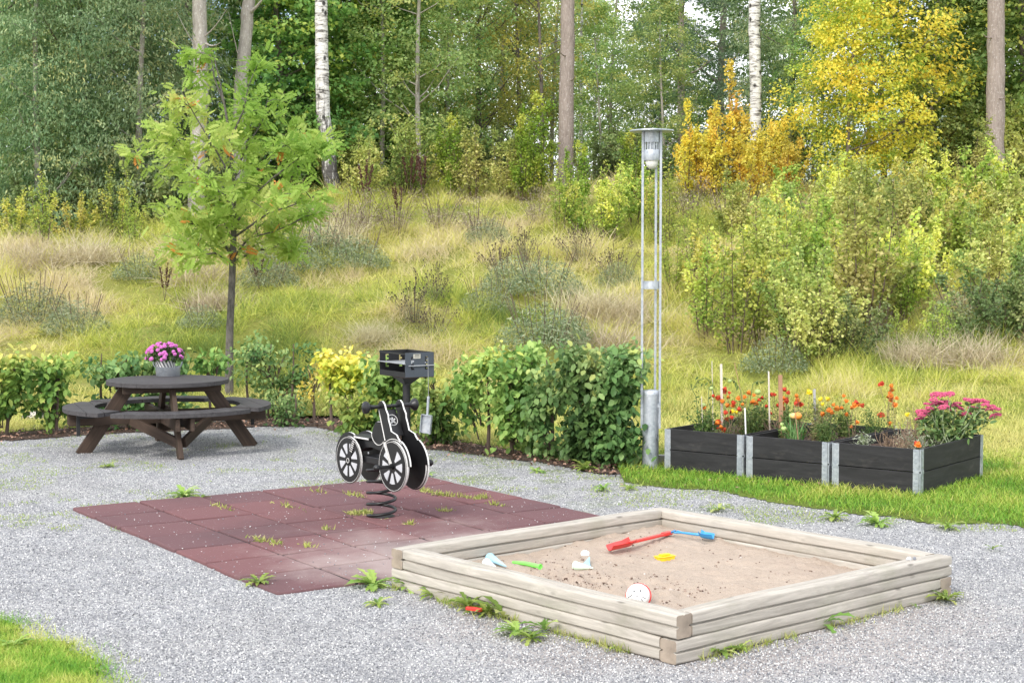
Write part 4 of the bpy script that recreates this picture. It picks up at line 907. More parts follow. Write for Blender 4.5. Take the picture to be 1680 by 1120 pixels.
def leek(base, label):
    root = empty('leek_clump', base, 0, label, 'vegetable'); P = np.zeros((60, 3)); P[:, :2] = rng.normal(0, .035, (60, 2))
    V, Fq, Tn = scatter(BLADE_V, BLADE_F, P, rotm(rng.random(60) * 6.3, rng.normal(0, .2, 60), rng.normal(0, .35, 60)), np.stack([np.full(60, .014), rng.uniform(.1, .2, 60), rng.uniform(.12, .26, 60)], 1), rng.random(60))
    link('leaves', np_mesh('leaves', V, Fq, Tn), leafmat('leek', [(.06, .20, .05), (.14, .36, .10), (.28, .5, .2)], .3), root)
leek(PB2(.38, .22), 'bright green leek leaves fanning up in the middle planter')
clump(PB3(.22, .14), 'dusty_plant', 'pale silver green curled plant at the left front of the right planter', 'plant', GREYL, 260, .04, .05, .17, .035)
clump(PB3(.78, .30), 'dusty_plant', 'pale silver green wilted plant in front of the sedum', 'plant', GREYL, 300, .06, .08, .15, .035)
for k, (u, v, lb) in enumerate([(.35, .35, 'brown dried up plant at the left of the right planter'), (.55, .5, 'brown dried up plant in the middle of the right planter'), (.62, .2, 'small brown dried plant at the front of the right planter')]):
    clump(PB3(u, v), 'dried_plant', lb, 'dried plant', DRYL, 170, .09, .1, .16, .022, stemmat=STEMB, group='dried plants in the right planter', nst=16)
clump(PB3(.35, .8), 'dried_plant', 'taller tangle of dry stems at the back of the right planter', 'dried plant', DRYG, 260, .12, .12, .36, .03, stemmat=STEMB, nst=22)
clump(PB3(.5, .4), 'dried_plant', 'grey green and brown withered plant in the centre of the right planter', 'dried plant', GREYL, 160, .10, .10, .26, .03, stemmat=STEMB, nst=20)
for k, (u, v, lb) in enumerate([(.25, .3, 'tangle of thin brown stems at the left of the middle planter'), (.9, .55, 'tangle of thin brown stems at the right of the first planter')]):
    clump((PB2 if k == 0 else PB1)(u, v), 'dried_plant', lb, 'dried plant', DRYL, 90, .10, .12, .2, .02, stemmat=STEMB, nst=16)
# tomatoes
TOMG = plain('tomato_green', (.38, .50, .16), .3, var=.1); TOMO = plain('tomato_orange', (.90, .30, .05), .3, var=.15)
def tomato(base, fruits, vines, label):
    base = base.copy(); base.x = at(vines[0][0][0] + 6, 700, Y=base.y).x; root = empty('tomato_plant', base, 0, label, 'tomato plant'); m = MB(); P = []
    for vn in vines:
        pts = [at(px, py, Y=base.y + dd) - base for px, py, dd in vn]; pts = [Vector((0, 0, 0))] + pts; m.tube(pts, .004, 6)
        for i in range(len(pts) - 1):
            for _ in range(4): P.append(pts[i].lerp(pts[i + 1], random.random()) + Vector((random.gauss(0, .03), random.gauss(0, .03), random.gauss(0, .02))))
    m.build('vine', STEMG, root, smooth=60); V, Fq, Tn = leaf_cloud(np.array(P), .05, elong=(1, .6)); link('foliage', np_mesh('foliage', V, Fq, Tn), MARL, root)
    for px, py, r, mt in fruits:
        q = at(px, py, Y=base.y + random.uniform(-.05, .05)) - base; m = MB(); m.ball((0, 0, 0), (r, r, r * .92), 12, 8); m.build('tomato', mt, root, Matrix.Translation(q), smooth=60)
tomato(PB1(.25, .4), [(1154, 665, .026, TOMG), (1167, 637, .02, TOMG)], [[(1142, 650, 0), (1136, 640, 0), (1145, 624, .05), (1158, 620, .05), (1166, 625, .05)], [(1150, 690, -.05), (1172, 660, 0), (1168, 625, .05)], [(1168, 680, 0), (1162, 655, 0), (1163, 635, .1)]], 'tomato vine arching at the lamp post end of the first planter')
tomato(PB1(.95, .7), [(1197, 625, .02, TOMG), (1243, 643, .03, TOMG)], [[(1215, 640, 0), (1205, 625, 0), (1190, 620, 0)], [(1235, 630, 0), (1243, 625, 0), (1252, 628, .1)], [(1250, 660, 0), (1262, 650, .1)]], 'tomato vine with green fruit behind the orange marigolds of the first planter')
tomato(PB2(.30, .15), [(1299, 682, .029, TOMG), (1309, 682, .037, TOMO), (1302, 682, .030, plain('tomato_yellow', (.86, .55, .22), .3)), (1286, 703, .028, TOMG), (1283, 696, .02, TOMG)], [[(1303, 700, 0), (1306, 685, 0)], [(1285, 705, 0), (1288, 695, 0)]], 'tomato plant with an orange and a green tomato in the middle planter')
def stake(base, ptop, wdt, mat, label, lean=2, Yo=0):
    tp = at(ptop[0], ptop[1], Y=base.y + Yo); base = base.copy(); base.x = at(ptop[0] + lean, 700, Y=base.y).x; d = tp - base; m = MB(); m.box((0, 0, 0), (d.length, wdt, wdt * .7)); o = m.build('plant_stake', mat, None, frame(base + d / 2, d, (1, 0, 0))); tag(o, label, 'plant stake', 'stakes in the planter boxes')
stake(PB1(.62, .35), (1183, 597), .022, STAKEW, 'tall white painted stake in the first planter')
stake(PB2(.28, .55), (1280, 615), .036, STAKEB, 'wide brown wooden stake in the middle planter')
stake(PB2(.12, .65), (1261, 609), .014, STAKEW, 'thin pale stake left of the brown wooden stake')
stake(PB2(.50, .95), (1336, 638), .022, plain('grey_stake', (.4, .4, .4), .7), 'grey stake between the yellow marigolds and the brown stake')
stake(PB1(.85, .15), (1222, 669), .012, WHT, 'short white plastic stake at the front right of the first planter')
stake(PB1(.5, .8), (1168, 592), .007, STAKEW, 'very thin pale cane left of the tall white stake'); stake(PB1(.9, .9), (1205, 595), .006, STAKEB, 'very thin leaning brown cane right of the tall white stake', 25)
stake(PB1(.15, .15), (1151, 650), .006, STAKEW, 'short thin pale cane at the lamp post end of the first planter')
stake(PB2(.40, .10), (1303, 664), .006, STAKEB, 'very thin cane beside the orange tomato', 8)
# sedum
sd_root = empty('sedum', PB3(.78, .66), 0, 'large sedum with flat deep pink flower heads in the right planter', 'sedum'); sb_ = sd_root.location
hd = [(1536, 648), (1545, 647), (1556, 647), (1531, 656), (1522, 663), (1526, 670), (1538, 662), (1550, 661), (1561, 672), (1548, 668), (1520, 674), (1515, 680), (1509, 687), (1512, 676), (1570, 662), (1584, 679), (1597, 657), (1606, 658), (1614, 659), (1617, 664), (1628, 668), (1635, 671), (1607, 673), (1598, 670), (1633, 682), (1622, 672), (1589, 657), (1570, 668)]
tops = [at(px, py, Y=sb_.y + random.uniform(-.15, .15) + (.1 if px > 1585 else 0)) - sb_ for px, py in hd]
stems_and_leaves(sd_root, [t * random.uniform(.88, .97) for t in tops], .07, SEDL, 30, .062, plain('sedum_stem', (.35, .42, .25), .6), (1, .75), .005, low=.25, spread=.045)
PKM = plain('sedum_pink', (.50, .085, .17), .75, var=.5, scale=70)
sm = MB(); rr_ = random.Random(3)
for k in range(70):
    a = rr_.random() * 6.28; r = .046 * math.sqrt(rr_.random()); sm.ball((r * math.cos(a), r * math.sin(a), .010 * (1 - (r / .046) ** 2) + rr_.uniform(-.006, .006)), .0075, 5, 3)
sme = bpy.data.meshes.new('flower_head'); sme.from_pydata(sm.v, [], sm.f); sme.materials.append(PKM)
for t in tops:
    o = link('flower_head', sme, None, sd_root); o.location = t; o.rotation_euler = (random.uniform(-.2, .3), random.uniform(-.3, .3), random.random() * 6); s = random.uniform(.8, 1.3); o.scale = (s, s, s)

# ------------------------------------------------------------------ foliage builders
def rot_to(dirs):
    """rotation matrices taking X to each direction"""
    x = dirs / np.linalg.norm(dirs, axis=1)[:, None]; up_ = np.tile([0., 0, 1], (len(x), 1)); y = np.cross(up_, x); ln = np.linalg.norm(y, axis=1)[:, None]
    y = np.where(ln > 1e-4, y / np.maximum(ln, 1e-6), [[0, 1, 0]]); z = np.cross(x, y); return np.stack([x, y, z], 2)
def crown_mesh(nm, H, Rr, base, n_cl, per, ls, tm='rho', elong=(1, .8), shape='round', hang=.0, seed=0, flat=.55, shell=.55, cl_r=.55, up_n=.6):
    """clusters of leaves through a crown's volume; returns mesh and cluster centres"""
    g = np.random.default_rng(seed); C_ = []
    while len(C_) < n_cl:
        t = g.random(); a = g.random() * 2 * PI
        if shape == 'round': prof = math.sin(PI * min(1, max(0, t * .92 + .08))) ** .6
        elif shape == 'cone': prof = (1 - t) ** .8 + .04
        elif shape == 'column': prof = (.75 + .25 * math.sin(PI * t)) * (1 if t < .8 else (1 - t) * 5)
        else: prof = .55 + .45 * math.sin(PI * t)
        lump = .72 + .55 * float(vnoise(a * 1.6 + seed, t * 5 + seed, seed))
        r = Rr * prof * lump * (shell + (1 - shell) * g.random()) ** 1.0 * (g.random() ** .35)
        C_.append((r * math.cos(a), r * math.sin(a), base + (H - base) * t))
    C_ = np.array(C_); k = n_cl * per; ci = np.repeat(np.arange(n_cl), per); rad = cl_r * g.uniform(.55, 1.25, n_cl)[ci]
    d = g.normal(0, 1, (k, 3)); d /= np.linalg.norm(d, axis=1)[:, None]; rr = g.random(k) ** .45
    off = d * rr[:, None] * rad[:, None]; off[:, 2] *= flat; off[:, 2] -= hang * (rr ** 2) * rad
    P = C_[ci] + off; ctone = g.random(n_cl)[ci]
    out_ = P.copy(); out_[:, 2] = 0; out_ /= np.maximum(np.linalg.norm(out_, axis=1)[:, None], .01)
    yaw = np.arctan2(out_[:, 1], out_[:, 0]) + g.normal(0, 1.2, k); pit = g.normal(.4 + hang * .6, .45, k); rol = g.normal(0, up_n, k)
    s = ls * g.uniform(.65, 1.3, k); sc = np.stack([s * elong[0], s * elong[1], s], 1)
    tv, tf = (LEAF_V, LEAF_F) if tm == 'leaf' else (RHO_V, RHO_F)
    V, Fq, Tn = scatter(tv, tf, P, rotm(yaw, pit, rol), sc, np.clip(ctone * .75 + g.normal(.12, .14, k), 0, 1))
    return np_mesh(nm, V, Fq, Tn), C_
def trunk_mb(H, r, centres, nlimb=14, lean=.2, seed=0, limb_r=.28):
    g = random.Random(seed); m = MB(); pts = []; n = 12; ph = g.random() * 6
    for i in range(n): t = i / (n - 1); pts.append(Vector((lean * math.sin(t * 2.6 + ph) * t, lean * math.cos(t * 2.1 + ph) * t, -.3 + (H + .3) * t)))
    m.tube(pts, [r * (1.25 if i == 0 else 1) * (1 - .82 * (i / (n - 1)) ** 1.1) for i in range(n)], 10)
    for c in (g.sample(list(map(tuple, centres)), min(nlimb, len(centres))) if len(centres) else []):
        c = Vector(c); zt = max(.2, c.z - c.xy.length * g.uniform(.35, .8)); t = min(.97, zt / H); i = min(n - 2, int(t * (n - 1))); a = pts[i].lerp(pts[i + 1], t * (n - 1) - i)
        rr = r * (1 - .8 * t) * limb_r * 1.6; mid = a.lerp(c, .5) + Vector((0, 0, -.08 * (c - a).length)); m.tube([a, mid, c], [rr, rr * .65, rr * .25], 6, caps=False)
    return m

BARK = barkmat('bark_grey_brown', (.06, .05, .042), (.22, .19, .165)); BARKP = barkmat('bark_aspen', (.20, .175, .155), (.42, .385, .35), (7, 7, 1.6), .5, (.62, .60, .57))
BARKPINE = barkmat('bark_pine', (.17, .135, .12), (.34, .285, .255), (9, 9, 1.8), 1., (.5, .45, .42)); BIRCH = birchmat('birch_bark'); BIRCHW = birchmat('birch_bark_white', False)
TWIG = plain('twig', (.12, .085, .065), .85)

# ------------------------------------------------------------------ hedge
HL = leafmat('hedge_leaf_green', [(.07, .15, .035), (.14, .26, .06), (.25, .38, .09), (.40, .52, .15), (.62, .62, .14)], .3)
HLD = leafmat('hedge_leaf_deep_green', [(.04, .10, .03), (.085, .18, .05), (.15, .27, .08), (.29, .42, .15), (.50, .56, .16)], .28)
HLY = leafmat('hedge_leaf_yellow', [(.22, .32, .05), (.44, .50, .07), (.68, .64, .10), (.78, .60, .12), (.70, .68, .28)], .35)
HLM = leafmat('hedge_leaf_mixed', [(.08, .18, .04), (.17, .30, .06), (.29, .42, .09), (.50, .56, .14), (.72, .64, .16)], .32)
def hedge_plant(px, pyb, wd_px, top_py, mat, n, label, low_py=None, ls=.09, density_low=.5, grp='hedge shrubs in a row', dy=0, gaps=.35, depth=.28, top_w=1.0):
    b = at(px, pyb, 0); b.y += dy; b.x = at(px, pyb, Y=b.y).x
    sc_ = F_PX / b.y; W = wd_px / sc_; H = (427 - top_py) * -1; top = CAM_H - (top_py - 427) / sc_; low = max(.05, CAM_H - ((low_py or pyb - 15) - 427) / sc_)
    root = empty('hedge_shrub', (b.x, b.y, 0), 0, label, 'hedge', grp); g = np.random.default_rng(int(px * 3 + n)); m = MB(); ends = []
    for k in range(max(1, int(W / .35))):
        x0 = g.uniform(-.08, .08) + (k - (max(1, int(W / .35)) - 1) / 2) * .35 * .8; p0 = Vector((x0, g.uniform(-.03, .03), -.05)); m.tube(bezier(p0, Vector((x0 + g.uniform(-.1, .1), 0, top * .9)), Vector((g.uniform(-.05, .05), 0, 0))), [.022, .019, .015, .010, .006], 7)
    ncl = int(n / 30); Ccl = []
    for _ in range(ncl):
        t = g.random(); z = low + (top - low) * (1 - (1 - t) ** 1.25) if g.random() > density_low * .3 else g.uniform(low, top)
        zr = (z - low) / (top - low); ww = W * (.80 + .2 * math.sin(z * 7 + px)) * (1.08 - .55 * abs(zr - .55) ** 1.5 * 2) * (top_w if z > low + .6 * (top - low) else 1); x_ = g.uniform(-.5, .5) * ww; y_ = g.uniform(-.5, .5) * depth * 1.5
        if zr > .8 and vnoise((x_ + b.x) * 6, 3, 12) < .5: continue
        if vnoise((x_ + b.x) * 4.2, z * 4.2, 9) < gaps * (1.25 - .6 * (z - low) / (top - low)): continue
        Ccl.append((x_, y_, z))
    for c in Ccl[:26]:
        zz = max(.1, c[2] - .2); m.tube([Vector((c[0] * .3, 0, zz)), Vector((c[0] * .75, c[1] * .6, c[2] - .04)), Vector(c)], [.008, .006, .003], 5, caps=False)
    m.build('stem', TWIG, root, smooth=60)
    Ccl = np.array(Ccl); k = len(Ccl) * 26; ci = np.repeat(np.arange(len(Ccl)), 26); P = Ccl[ci] + g.normal(0, 1, (k, 3)) * [.075, .07, .06]; P[:, 2] = np.maximum(P[:, 2], .04)
    yaw = np.where(g.random(k) < .75, -PI / 2 + g.normal(0, 1.0, k), g.random(k) * 6.3); pit = g.normal(.65, .35, k); rol = g.normal(0, .5, k); s = ls * g.uniform(.6, 1.2, k)
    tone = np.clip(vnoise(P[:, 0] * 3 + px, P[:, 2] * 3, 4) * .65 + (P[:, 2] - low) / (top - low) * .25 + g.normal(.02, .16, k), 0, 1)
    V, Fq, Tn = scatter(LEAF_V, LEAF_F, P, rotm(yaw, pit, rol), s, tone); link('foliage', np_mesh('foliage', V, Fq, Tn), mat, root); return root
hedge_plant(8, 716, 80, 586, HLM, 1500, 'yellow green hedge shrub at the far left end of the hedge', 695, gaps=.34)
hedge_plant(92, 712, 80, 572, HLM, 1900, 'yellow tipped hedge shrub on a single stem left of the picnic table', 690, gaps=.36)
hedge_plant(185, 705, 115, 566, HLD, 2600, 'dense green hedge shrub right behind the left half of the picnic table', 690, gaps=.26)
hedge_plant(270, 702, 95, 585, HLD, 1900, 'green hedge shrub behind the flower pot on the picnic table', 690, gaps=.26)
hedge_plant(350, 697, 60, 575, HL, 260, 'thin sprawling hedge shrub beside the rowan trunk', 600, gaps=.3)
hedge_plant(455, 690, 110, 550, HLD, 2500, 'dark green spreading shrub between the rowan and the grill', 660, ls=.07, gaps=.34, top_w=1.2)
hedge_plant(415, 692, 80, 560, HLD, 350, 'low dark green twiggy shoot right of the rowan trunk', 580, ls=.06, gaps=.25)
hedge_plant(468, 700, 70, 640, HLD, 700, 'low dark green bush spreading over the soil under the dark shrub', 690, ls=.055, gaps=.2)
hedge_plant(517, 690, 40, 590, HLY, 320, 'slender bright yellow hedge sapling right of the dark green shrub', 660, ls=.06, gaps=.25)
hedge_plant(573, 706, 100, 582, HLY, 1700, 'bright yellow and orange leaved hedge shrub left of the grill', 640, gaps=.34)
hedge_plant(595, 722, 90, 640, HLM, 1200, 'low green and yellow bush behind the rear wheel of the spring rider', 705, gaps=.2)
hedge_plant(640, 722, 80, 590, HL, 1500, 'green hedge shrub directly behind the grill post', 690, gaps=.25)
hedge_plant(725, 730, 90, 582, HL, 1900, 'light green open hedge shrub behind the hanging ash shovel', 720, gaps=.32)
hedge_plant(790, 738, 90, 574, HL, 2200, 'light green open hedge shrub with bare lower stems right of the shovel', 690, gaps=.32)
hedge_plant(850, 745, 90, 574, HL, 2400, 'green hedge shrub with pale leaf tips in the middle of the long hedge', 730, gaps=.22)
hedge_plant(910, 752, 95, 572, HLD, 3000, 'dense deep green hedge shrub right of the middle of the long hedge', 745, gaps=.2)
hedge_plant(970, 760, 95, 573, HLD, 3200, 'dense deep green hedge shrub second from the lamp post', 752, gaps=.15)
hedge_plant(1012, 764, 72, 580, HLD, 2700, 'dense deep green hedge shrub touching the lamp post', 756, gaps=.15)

# ------------------------------------------------------------------ rowan
rb = at(376, 652); rw = empty('rowan_tree', rb, 0, 'young rowan tree with bright light green feathery leaves behind the picnic table', 'tree')
def rpt(px, py, dd=0): return at(px, py, Y=rb.y + dd) - rb
m = MB(); m.tube([Vector((0, 0, -.1)), rpt(376, 600), rpt(377, 540), rpt(380, 480), rpt(382, 420), rpt(384, 370), rpt(382, 300), rpt(378, 230), rpt(368, 170), rpt(352, 95)], [.062, .055, .05, .047, .045, .038, .03, .022, .014, .005], 10)
limbs = []
def limb(pts, r0):
    n = len(pts); m.tube(pts, [r0 * (1 - .8 * i / (n - 1)) for i in range(n)], 6); limbs.append(pts)
gR = random.Random(4)
main = [[(382, 425, 0), (360, 385, -.1), (330, 372, -.3), (295, 362, -.5), (258, 352, -.6)], [(382, 425, 0), (408, 390, .1), (450, 380, .2), (490, 362, .3), (515, 350, .4)], [(383, 400, 0), (362, 350, .2), (320, 300, .4), (270, 280, .5), (232, 268, .6)],
        [(384, 380, 0), (405, 330, -.2), (450, 290, -.4), (490, 260, -.5), (520, 255, -.6)], [(384, 360, 0), (385, 300, -.3), (350, 240, -.5), (320, 190, -.6), (298, 150, -.6)], [(382, 300, 0), (400, 250, .2), (430, 200, .3), (440, 160, .4)],
        [(381, 432, 0), (352, 415, -.3), (322, 420, -.6), (300, 425, -.7)], [(381, 430, 0), (420, 412, .3), (455, 405, .5), (480, 415, .6)], [(382, 330, 0), (420, 280, .3), (465, 240, .6), (500, 210, .7)], [(380, 340, 0), (340, 290, .0), (290, 240, -.3), (262, 235, -.3)], [(380, 260, 0), (350, 215, .2), (320, 165, .2)], [(383, 390, 0), (440, 350, -.5), (500, 330, -.8), (535, 315, -.9)], [(383, 410, 0), (340, 390, .5), (300, 395, .8), (265, 385, .9)], [(378, 230, 0), (400, 180, -.1), (408, 140, -.2)], [(384, 370, 0), (370, 320, -.6), (330, 300, -1.0)], [(384, 370, 0), (420, 320, .7), (440, 330, 1.1)], [(368, 170, 0), (352, 130, 0), (345, 88, 0)]]
for L_ in main: limb([rpt(*p) for p in L_], .017)
tips = []
for L_ in limbs:
    for i in range(1, len(L_)):
        for _ in range(3 if i > 1 else 1):
            t = gR.random(); a = L_[i - 1].lerp(L_[i], t); d = Vector((gR.gauss(0, 1), gR.gauss(0, 1), gR.uniform(-.1, 1))).normalized() * gR.uniform(.15, .45); m.tube([a, a + d * .55 + Vector((0, 0, .03)), a + d], [.007, .005, .003], 5, caps=False); tips += [a + d, a + d * .6, a + d * .85]
        tips.append(L_[i])
m.build('trunk', barkmat('rowan_bark', (.05, .045, .04), (.17, .155, .14), (12, 12, 4), .5), rw, smooth=60)
lv = []; N = 1800; g = np.random.default_rng(3); tp = np.array([tuple(t) for t in tips]); tp = tp[g.random(len(tp)) < .6]; ii = g.integers(0, len(tp), N); B = tp[ii] + g.normal(0, .075, (N, 3)) * [1, 1, .7]
el = rpt(382, 300); keep = (B[:, 2] > rpt(380, 450).z); B = B[keep]; N = len(B)
yaw = g.random(N) * 6.283; dr = g.uniform(-1.0, .9, N); Ll = g.uniform(.16, .24, N); NP = 5
RL = rotm(yaw, dr, g.normal(0, .9, N)); PV, PF, PT = [], [], []; tn = np.clip(np.array([float(vnoise(b[0] * 2, b[2] * 2 + b[1], 6)) for b in B]) * .55 + g.normal(.15, .1, N), 0, 1)
tn = np.where(g.random(N) < .012, 1.0, np.minimum(tn, .8))
for k in range(NP * 2 + 1):
    if k < NP * 2: j = k // 2; sd_ = 1 if k % 2 else -1; tpos = .22 + .70 * j / NP; ang = sd_ * 1.05; ls_ = .33 * (1 - .25 * abs(j - 2) / 2.5)
    else: tpos, ang, ls_ = .92, 0, .3
    loc = np.stack([tpos * Ll, np.zeros(N), -.25 * tpos ** 2 * Ll], 1); P = B + np.einsum('nij,nj->ni', RL, loc); ra = rotm(np.full(N, ang), np.full(N, .25), np.zeros(N))
    PV.append(scatter(RHO_V, RHO_F, P, RL @ ra, np.stack([ls_ * Ll * 1.1, ls_ * Ll * .95, Ll * .3], 1), tn))
V, Fq, Tn = merge(PV); ROW = leafmat('rowan_leaf', [(.20, .40, .07), (.32, .54, .10), (.46, .66, .15), (.62, .74, .22), (.84, .42, .10)], .5)
link('foliage', np_mesh('foliage', V, Fq, Tn), ROW, rw)

# ------------------------------------------------------------------ grass on the bank, lawn grass
GR_LAWN = leafmat('lawn_grass', [(.08, .22, .02), (.16, .33, .035), (.28, .42, .05), (.50, .52, .11), (.62, .56, .2)], .3)
def blades(x, y, z, h, wd, lean, tone, wind=0):
    n = len(x); yaw = rng.random(n) * 6.283; return scatter(BLADE_V, BLADE_F, np.stack([x, y, z], 1), rotm(yaw, rng.normal(0, lean, n) * .5, -rng.gamma(2., lean * .5, n) + wind), np.stack([wd, h, h], 1), tone)
x, y = view_pts(330000, 9.0, 20.5, .4, .9); keep = in_lawn(x, y + rng.normal(0, .12, len(x))) & ~in_soil(x, y); x, y = x[keep], y[keep]; e = fbm(x, y, 1.8, 3, 71)
keep = rng.random(len(x)) < np.clip((y - front_edge(x)) * 1.4 + .25, 0, 1); x, y, e = x[keep], y[keep], e[keep]
n = len(x); lt = np.clip(e * .9 + rng.normal(0, .15, n) + np.clip((y - 14.2) / 4, 0, .6) + .25 * (fbm(x, y, .7, 2, 5) - .5), 0, 1)
V, Fq, Tn = blades(x, y, np.interp(y, PY, PZ) + .005, rng.uniform(.025, .065, n) * (.7 + e) * (1 + np.clip(y - 16, 0, 3) * .3), rng.uniform(.004, .008, n), .5, lt)
tag(link('lawn_grass', np_mesh('lawn_grass', V, Fq, Tn), GR_LAWN), kind='stuff')
x, y = view_pts(420000, 6.0, 9.2, .4); keep = in_lawn2(x + rng.normal(0, .09, len(x)), y + rng.normal(0, .07, len(x))); x, y = x[keep], y[keep]; n = len(x)
V, Fq, Tn = blades(x, y, np.full(n, .005), rng.uniform(.02, .055, n), rng.uniform(.002, .004, n), .6, np.clip(fbm(x, y, 4, 3, 8) + rng.normal(0, .12, n), 0, 1))
tag(link('lawn_grass', np_mesh('lawn_grass', V, Fq, Tn), GR_LAWN), kind='stuff')
# sparse grass and moss blades coming through the gravel near the hedge and planters
x, y = view_pts(60000, 11.0, 17.5, .3); a1, b1 = sb_uv(x, y); u1, v1 = mat_uv(x, y)
keep = ~in_lawn(x, y) & ~in_soil(x, y) & ~((a1 > -.05) & (a1 < S) & (b1 > -.05) & (b1 < S + .05)) & ~((u1 > 0) & (u1 < 1) & (v1 > 0) & (v1 < 1)) & (fbm(x, y, 2.6, 4, 90) > .60 - .03 * (x > -1) - .12 * np.exp(-(front_edge(x) - y) / .5))
x, y = x[keep], y[keep]; n = len(x); V, Fq, Tn = blades(x, y, np.full(n, .004), rng.uniform(.01, .03, n), rng.uniform(.004, .008, n), .7, rng.uniform(.2, 1, n))
tag(link('gravel_grass', np_mesh('gravel_grass', V, Fq, Tn), leafmat('gravel_grass', [(.13, .22, .04), (.28, .36, .08), (.42, .42, .14)], .25)), 'thin green grass coming up through the gravel by the hedge', kind='stuff')
GR_HILL = leafmat('bank_grass', [(.18, .25, .06), (.37, .43, .09), (.60, .61, .12), (.69, .64, .20), (.72, .63, .34), (.66, .55, .38)], .4)
x, y = view_pts(460000, 19.2, 40, .6, .85); e = fbm(x, y, .55, 4, 101); e2 = fbm(x, y, 2.0, 3, 105); keep = (rng.random(len(x)) < .35 + e2 * .9) & (y < 37.5 + 2 * rng.random(len(x))); x, y, e, e2 = x[keep], y[keep], e[keep], e2[keep]; n = len(x)
tall = np.clip((e2 - .42) * 4, 0, 1); low_moss = np.clip(1 - (y - 19.5) / 5, 0, 1); hh = (.08 + .40 * tall * (1 - .5 * low_moss)) * rng.uniform(.3, 1.3, n)
tone = np.clip(.46 + (e - .5) * 1.7 + (e2 - .5) * .55 - .10 * low_moss + rng.normal(0, .17, n), 0, 1); wind = (fbm(x, y, .8, 2, 111) - .5) * 1.2
V, Fq, Tn = blades(x, y, terrain(x, y) - .01, hh, rng.uniform(.005, .010, n) * (y / 24), .75, tone, wind)
tag(link('bank_grass', np_mesh('bank_grass', V, Fq, Tn), GR_HILL), kind='stuff')
# leaf litter
x, y = view_pts(26000, 13, 20.0, .3); keep = in_soil(x, y) | ((x < 1) & (y > front_edge(x) - .35 * rng.random(len(x)) ** 2) & (y < soil_back(x)) & (rng.random(len(x)) < .6)) | ((rng.random(len(x)) < .035) & (in_lawn(x, y) | (y > front_edge(x) - .6))); x, y = x[keep], y[keep]; n = len(x)
V, Fq, Tn = scatter(LEAF_V, LEAF_F, np.stack([x, y, np.full(n, .03)], 1), rotm(rng.random(n) * 6.3, rng.normal(0, .4, n), rng.normal(0, .5, n)), rng.uniform(.015, .05, n), rng.random(n) ** 1.3)
tag(link('leaf_litter', np_mesh('leaf_litter', V, Fq, Tn), leafmat('litter', [(.05, .03, .022), (.13, .08, .055), (.26, .17, .12), (.42, .26, .18), (.60, .36, .26)], .1)), kind='stuff')

# ------------------------------------------------------------------ weeds on the gravel
n = 1500; t_ = rng.random(n); side_ = rng.random(n) < .6; kk = fbm(t_ * 3, side_ * 7., 3, 3, 55) > .5; a_ = np.where(side_, -rng.gamma(1.2, .02, n), t_ * S); b_ = np.where(side_, t_ * S, -rng.gamma(1.2, .02, n)); a_, b_ = a_[kk], b_[kk]; n = len(a_)
P = np.stack([SB_N[0] + a_ * SB_X[0] + b_ * SB_Y[0], SB_N[1] + a_ * SB_X[1] + b_ * SB_Y[1], np.full(n, .003)], 1)
V, Fq, Tn = scatter(BLADE_V, BLADE_F, P, rotm(rng.random(n) * 6.3, rng.normal(0, .4, n), rng.normal(0, .6, n)), np.stack([rng.uniform(.003, .006, n), rng.uniform(.02, .06, n), rng.uniform(.015, .06, n)], 1), rng.random(n))
tag(link('foot_grass', np_mesh('foot_grass', V, Fq, Tn), WEEDY), 'thin grass blades growing along the foot of the sandbox timbers', kind='stuff')
def dandelion_mesh(seed, n=12, L_=.13):
    g = random.Random(seed); m = MB(); tn = []
    for k in range(n):
        a = k * 2.4 + g.uniform(-.3, .3); ln = L_ * g.uniform(.55, 1.15); el = g.uniform(.25, 1.15); w0 = ln * g.uniform(.075, .12); ns = 9; c, s = math.cos(a), math.sin(a); tone = g.random()
        v = []
        for i in range(ns + 1):
            t = i / ns; r = ln * t * math.cos(el * (1 - .6 * t)); z = ln * (math.sin(el) * t - .55 * t * t * (1.2 - el * .4)) + .006
            w_ = w0 * (.18 + math.sin(min(1, t * 1.05) * PI * .82) * 1.0) * (1.25 if i % 2 else .62); w_ = w_ if i < ns else .002
            v += [(r * c - s * w_, r * s + c * w_, z + w_ * .35), (r * c, r * s, z), (r * c + s * w_, r * s - c * w_, z + w_ * .35)]
        m.add(v, [(i * 3 + j, i * 3 + 3 + j, i * 3 + 4 + j, i * 3 + 1 + j) for i in range(ns) for j in (0, 1)]); tn += [tone] * len(v)
    me = bpy.data.meshes.new('weed'); me.from_pydata(m.v, [], m.f); a = me.attributes.new('tone', 'FLOAT', 'POINT'); a.data.foreach_set('value', tn); return me
WEED = leafmat('weed_leaf', [(.13, .24, .05), (.24, .38, .08), (.40, .53, .12), (.56, .62, .22)], .42)
DM = [dandelion_mesh(s, n, L_) for s, n, L_ in ((1, 22, .14), (2, 16, .12), (3, 34, .15), (4, 6, .15))]
for d in DM: d.materials.append(WEED)
def weed(px, py, k, s, label, rz=None, grp='weeds on the gravel'):
    p = at(px, py, .004); o = link('weed', DM[k], None); o.location = p; s *= .88; o.scale = (s * random.uniform(.85, 1.15), s * random.uniform(.85, 1.15), s * random.uniform(.7, 1.3)); o.rotation_euler = (random.uniform(-.15, .15), random.uniform(-.15, .15), random.random() * 6 if rz is None else rz); tag(o, label, 'weed', grp)
weed(612, 962, 2, 1.25, 'big leafy weed at the left corner of the sandbox'); weed(668, 966, 0, 1.1, 'weed just right of the sandbox left corner'); weed(712, 980, 1, 1.2, 'dark leaved weed with an orange leaf below the left side of the sandbox')
